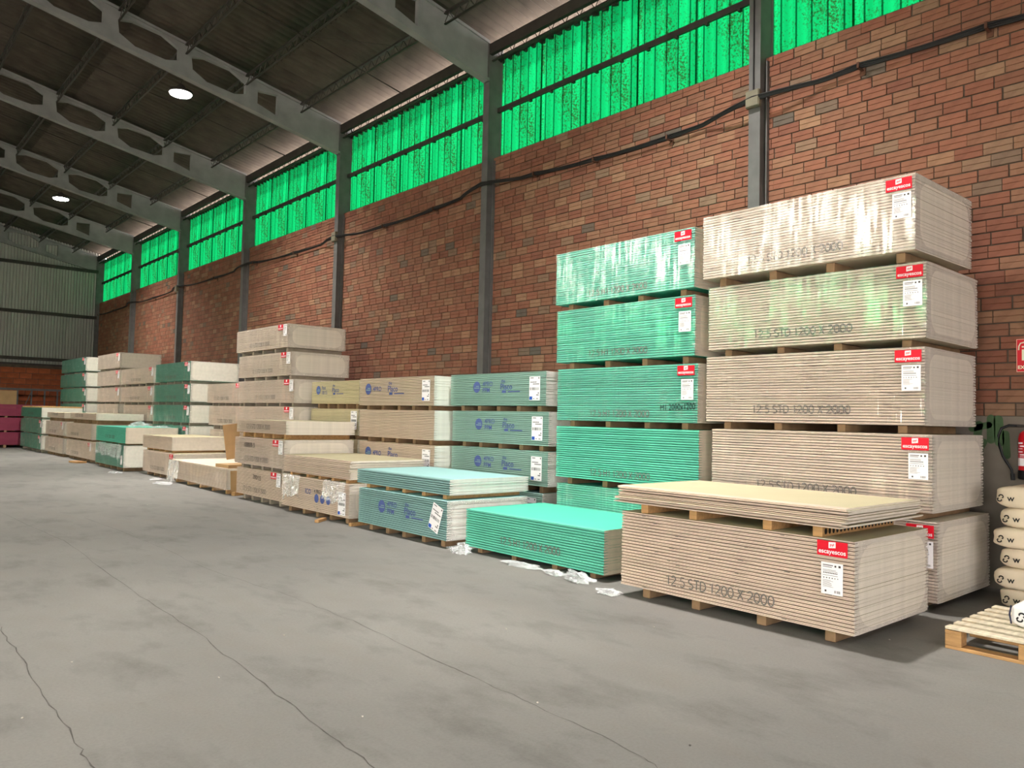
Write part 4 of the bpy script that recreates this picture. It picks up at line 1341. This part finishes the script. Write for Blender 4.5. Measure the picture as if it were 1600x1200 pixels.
ext = empty('fire_extinguisher', (8.03, 2.165, 1.02))
tag(ext, 'red fire extinguisher with black hose hung on the wall below the sign', 'fire extinguisher')
b = MB(); b.lathe([(.05, .05), (.083, .06), (.085, .08), (.085, .36), (.075, .405), (.05, .43), (.026, .445)], k=28); b.build('cylinder_body', 'ext_red', ext, smooth=True)
b = MB(); b.lathe([(.08, 0), (.088, .01), (.088, .075), (.084, .085)], k=28); b.build('base_ring', 'rubber', ext)
b = MB(); b.lathe([(.022, .445), (.024, .47), (.016, .49)], k=14); b.bar((0, .0, .475), (-.02, .10, .475), .012, 8); b.build('valve', 'darksteel', ext)
b = MB(); b.box(-.012, .012, -.1, .02, .488, .5); b.box(-.012, .012, -.11, .02, .525, .537); b.build('lever', 'rubber', ext)
b = MB(); b.tube([(-.02, .09, .475), (-.03, .15, .478), (-.04, .205, .45), (-.05, .228, .38), (-.05, .222, .30), (-.06, .19, .20), (-.07, .14, .12), (-.07, .118, .08), (-.07, .112, .03)], .0115, 8); b.build('hose', 'rubber', ext, smooth=True)
b = MB(); b.bar((-.07, .112, .05), (-.07, .108, -.01), .017, 8); b.build('hose_nozzle', 'rubber', ext)
b = MB()
for i in range(8):
    t0, t1 = PI * (0.55 + 0.9 * i / 8), PI * (0.55 + 0.9 * (i + 1) / 8)
    for z0, z1, mi in ((.12, .19, 0), (.2, .205, 0), (.215, .225, 0), (.24, .25, 0), (.27, .275, 0), (.29, .30, 0), (.315, .33, 0)):
        if z1 - z0 < 0.05 and (i * 7 + int(z0 * 1000)) % 3 == 0: continue
        r_ = .0862
        b.quad((r_ * math.cos(t0), r_ * math.sin(t0), z0), (r_ * math.cos(t1), r_ * math.sin(t1), z0), (r_ * math.cos(t1), r_ * math.sin(t1), z1), (r_ * math.cos(t0), r_ * math.sin(t0), z1))
b.build('printed_label', 'tag_white', ext)
b = MB(); b.box(.06, .12, -.02, .02, .3, .42); b.build('wall_bracket', 'darksteel', ext)

sg_ = empty('fire_sign', (WX - 0.012, 2.29, 1.985))
tag(sg_, 'red extinguisher sign with pale pictogram on the brick wall', 'sign')
b = MB(); b.cbox(0, .004, -.21, 0, 0, .30, .001); b.build('sign_plate', 'sign_red', sg_)
b = MB()
for (a0, a1, z0, z1) in ((-.206, -.004, .296, .2985), (-.206, -.004, .0015, .004), (-.2065, -.204, .004, .296), (-.006, -.0035, .004, .296)):
    b.box(-.0008, 0, a0, a1, z0, z1)
b.build('sign_border', 'sign_glow', sg_)
b = MB(); b.box(-.0012, 0, -.135, -.045, .105, .235); b.box(-.0012, 0, -.11, -.07, .235, .26); b.box(-.0012, 0, -.15, -.06, .262, .275)
b.tube([(-.001, -.062, .268), (-.001, -.035, .262), (-.001, -.022, .235), (-.001, -.02, .20)], .006, 5)
b.build('pictogram', 'sign_glow', sg_)
link('lettering', text_mesh('EXTINTOR', .044, 'sign_glow', .001), sg_, (-.0015, -.012, .028), FACE)
b = MB(); b.box(-.0024, -.001, -.115, -.03, .205, .222); b.build('pictogram_band', 'sign_red', sg_)

# wall cables with brackets and junction boxes
supp = [(-1.0, 5.2), (.6, 5.19), (2.49, 5.27), (3.7, 5.29), (4.9, 5.25), (6.2, 5.17), (7.5, 5.19), (8.75, 5.26), (9.9, 5.32), (11.4, 5.22), (13.1, 5.2), (14.9, 5.25), (17.0, 5.24), (19.3, 5.32), (22, 5.26), (24.8, 5.32), (27.5, 5.25), (29.9, 5.31), (32.3, 5.26), (34.5, 5.28)]
for c in range(3):
    pts = []
    for i in range(len(supp) - 1):
        (a, za), (d, zd) = supp[i], supp[i + 1]
        sag = (0.012 + 0.012 * c) * (d - a) / 2
        for q in range(10):
            t = q / 10
            pts.append((WX - 0.06 - 0.012 * c - 0.13 * max(0.0, 1 - (min(abs((a + (d - a) * t) - bayY(k) - .07) for k in range(-2, 7)) / 0.75) ** 2), a + (d - a) * t, za + (zd - za) * t - sag * 4 * t * (1 - t) + 0.018 * (c - 1)))
    pts.append((WX - 0.06, supp[-1][0], supp[-1][1]))
    b = MB(); b.tube(pts, (0.016, 0.012, 0.009)[c], 6)
    tag(b.build('wall_cable', 'cable'), ['thick black cable sagging along the brick wall below the windows', 'middle black cable sagging along the brick wall', 'thin black cable hanging lowest along the brick wall'][c], 'cable')
for i, (a, z) in enumerate(supp[2:]):
    root = empty('cable_bracket', (WX, a, z - 0.035))
    b = MB(); b.box(-.12, .0, -.012, .012, -.012, 0.0); b.box(-.012, 0, -.03, .03, -.06, .05); b.box(-.13, -.118, -.012, .012, -.012, .05)
    b.build('bracket_arm', 'rust', root)
    tag(root, 'rusty cable bracket on the brick wall, %s counted from the sign' % (ORD + ['thirteenth', 'fourteenth', 'fifteenth', 'sixteenth', 'seventeenth', 'eighteenth'])[i], 'bracket', 'cable brackets')
for k in (0, 2, 4):
    root = empty('junction_box', (COLX - .06, bayY(k) + .01, 5.15))
    b = MB(); b.cbox(0, .06, -.03, .15, 0, .2, .008); b.build('box_body', 'box', root)
    b = MB(); b.cbox(-.008, 0, -.022, .142, .008, .192, .003); b.build('box_lid', 'box', root)
    tag(root, 'square junction box on the %s column from the sign' % {0: 'first', 2: 'third', 4: 'fifth'}[k], 'junction box')
b = MB(); b.tube([(COLX - .012, bayY(0) + .08, 8.0), (COLX - .012, bayY(0) + .08, 6.4), (COLX - .012, bayY(0) + .082, 5.7), (COLX - .012, bayY(0) + .08, 5.3)], .009, 6)
tag(b.build('column_cable', 'cable'), 'black cable running down the first column into its junction box', 'cable')

# gate leaning at the far wall
gt = empty('steel_gate', (4.75, YB - .32, 0))
tag(gt, 'tubular steel gate frame with one tan panel against the orange blockwork', 'gate')
b = MB(); b.box(0, 2.15, -.03, .03, 2.12, 2.2); b.build('top_rail', 'steel', gt)
b = MB(); b.box(0, 2.15, -.03, .03, .05, .12); b.build('bottom_rail', 'steel', gt)
for xx in (0, .62, 1.08, 1.52, 1.95, 2.1):
    b = MB(); b.box(xx, xx + .05, -.025, .025, .0, 2.12); b.build('post', 'steel', gt)
b = MB(); b.bar((.68, 0, .9), (1.1, 0, 2.1), .018, 4); b.build('brace', 'steel', gt)
b = MB(); b.box(.05, .62, -.01, .01, .12, 2.1); b.build('panel', 'fibreboard', gt)

# crumbs of plaster on the floor
for i, (u, v) in enumerate(((112, 1035), (35, 1122), (342, 1059), (566, 1120), (1078, 1165), (840, 1098), (230, 789), (134, 760), (1022, 980), (1390, 1000), (791, 983), (444, 993))):
    x, y = gp(u, v)
    bm = bmesh.new(); bmesh.ops.create_icosphere(bm, subdivisions=1, radius=.006)
    for vv in bm.verts: vv.co = Vector((vv.co.x * random.uniform(.7, 1.5), vv.co.y * random.uniform(.7, 1.5), max(-.002, vv.co.z * .7)))
    me = bpy.data.meshes.new('plaster_crumb'); bm.to_mesh(me); bm.free(); me.materials.append(M['gravel' if i != 4 else 'crack'])
    tag(link('plaster_crumb', me, None, (x, y, .002)), 'small plaster crumb scattered on the concrete floor', 'debris', 'plaster crumbs')
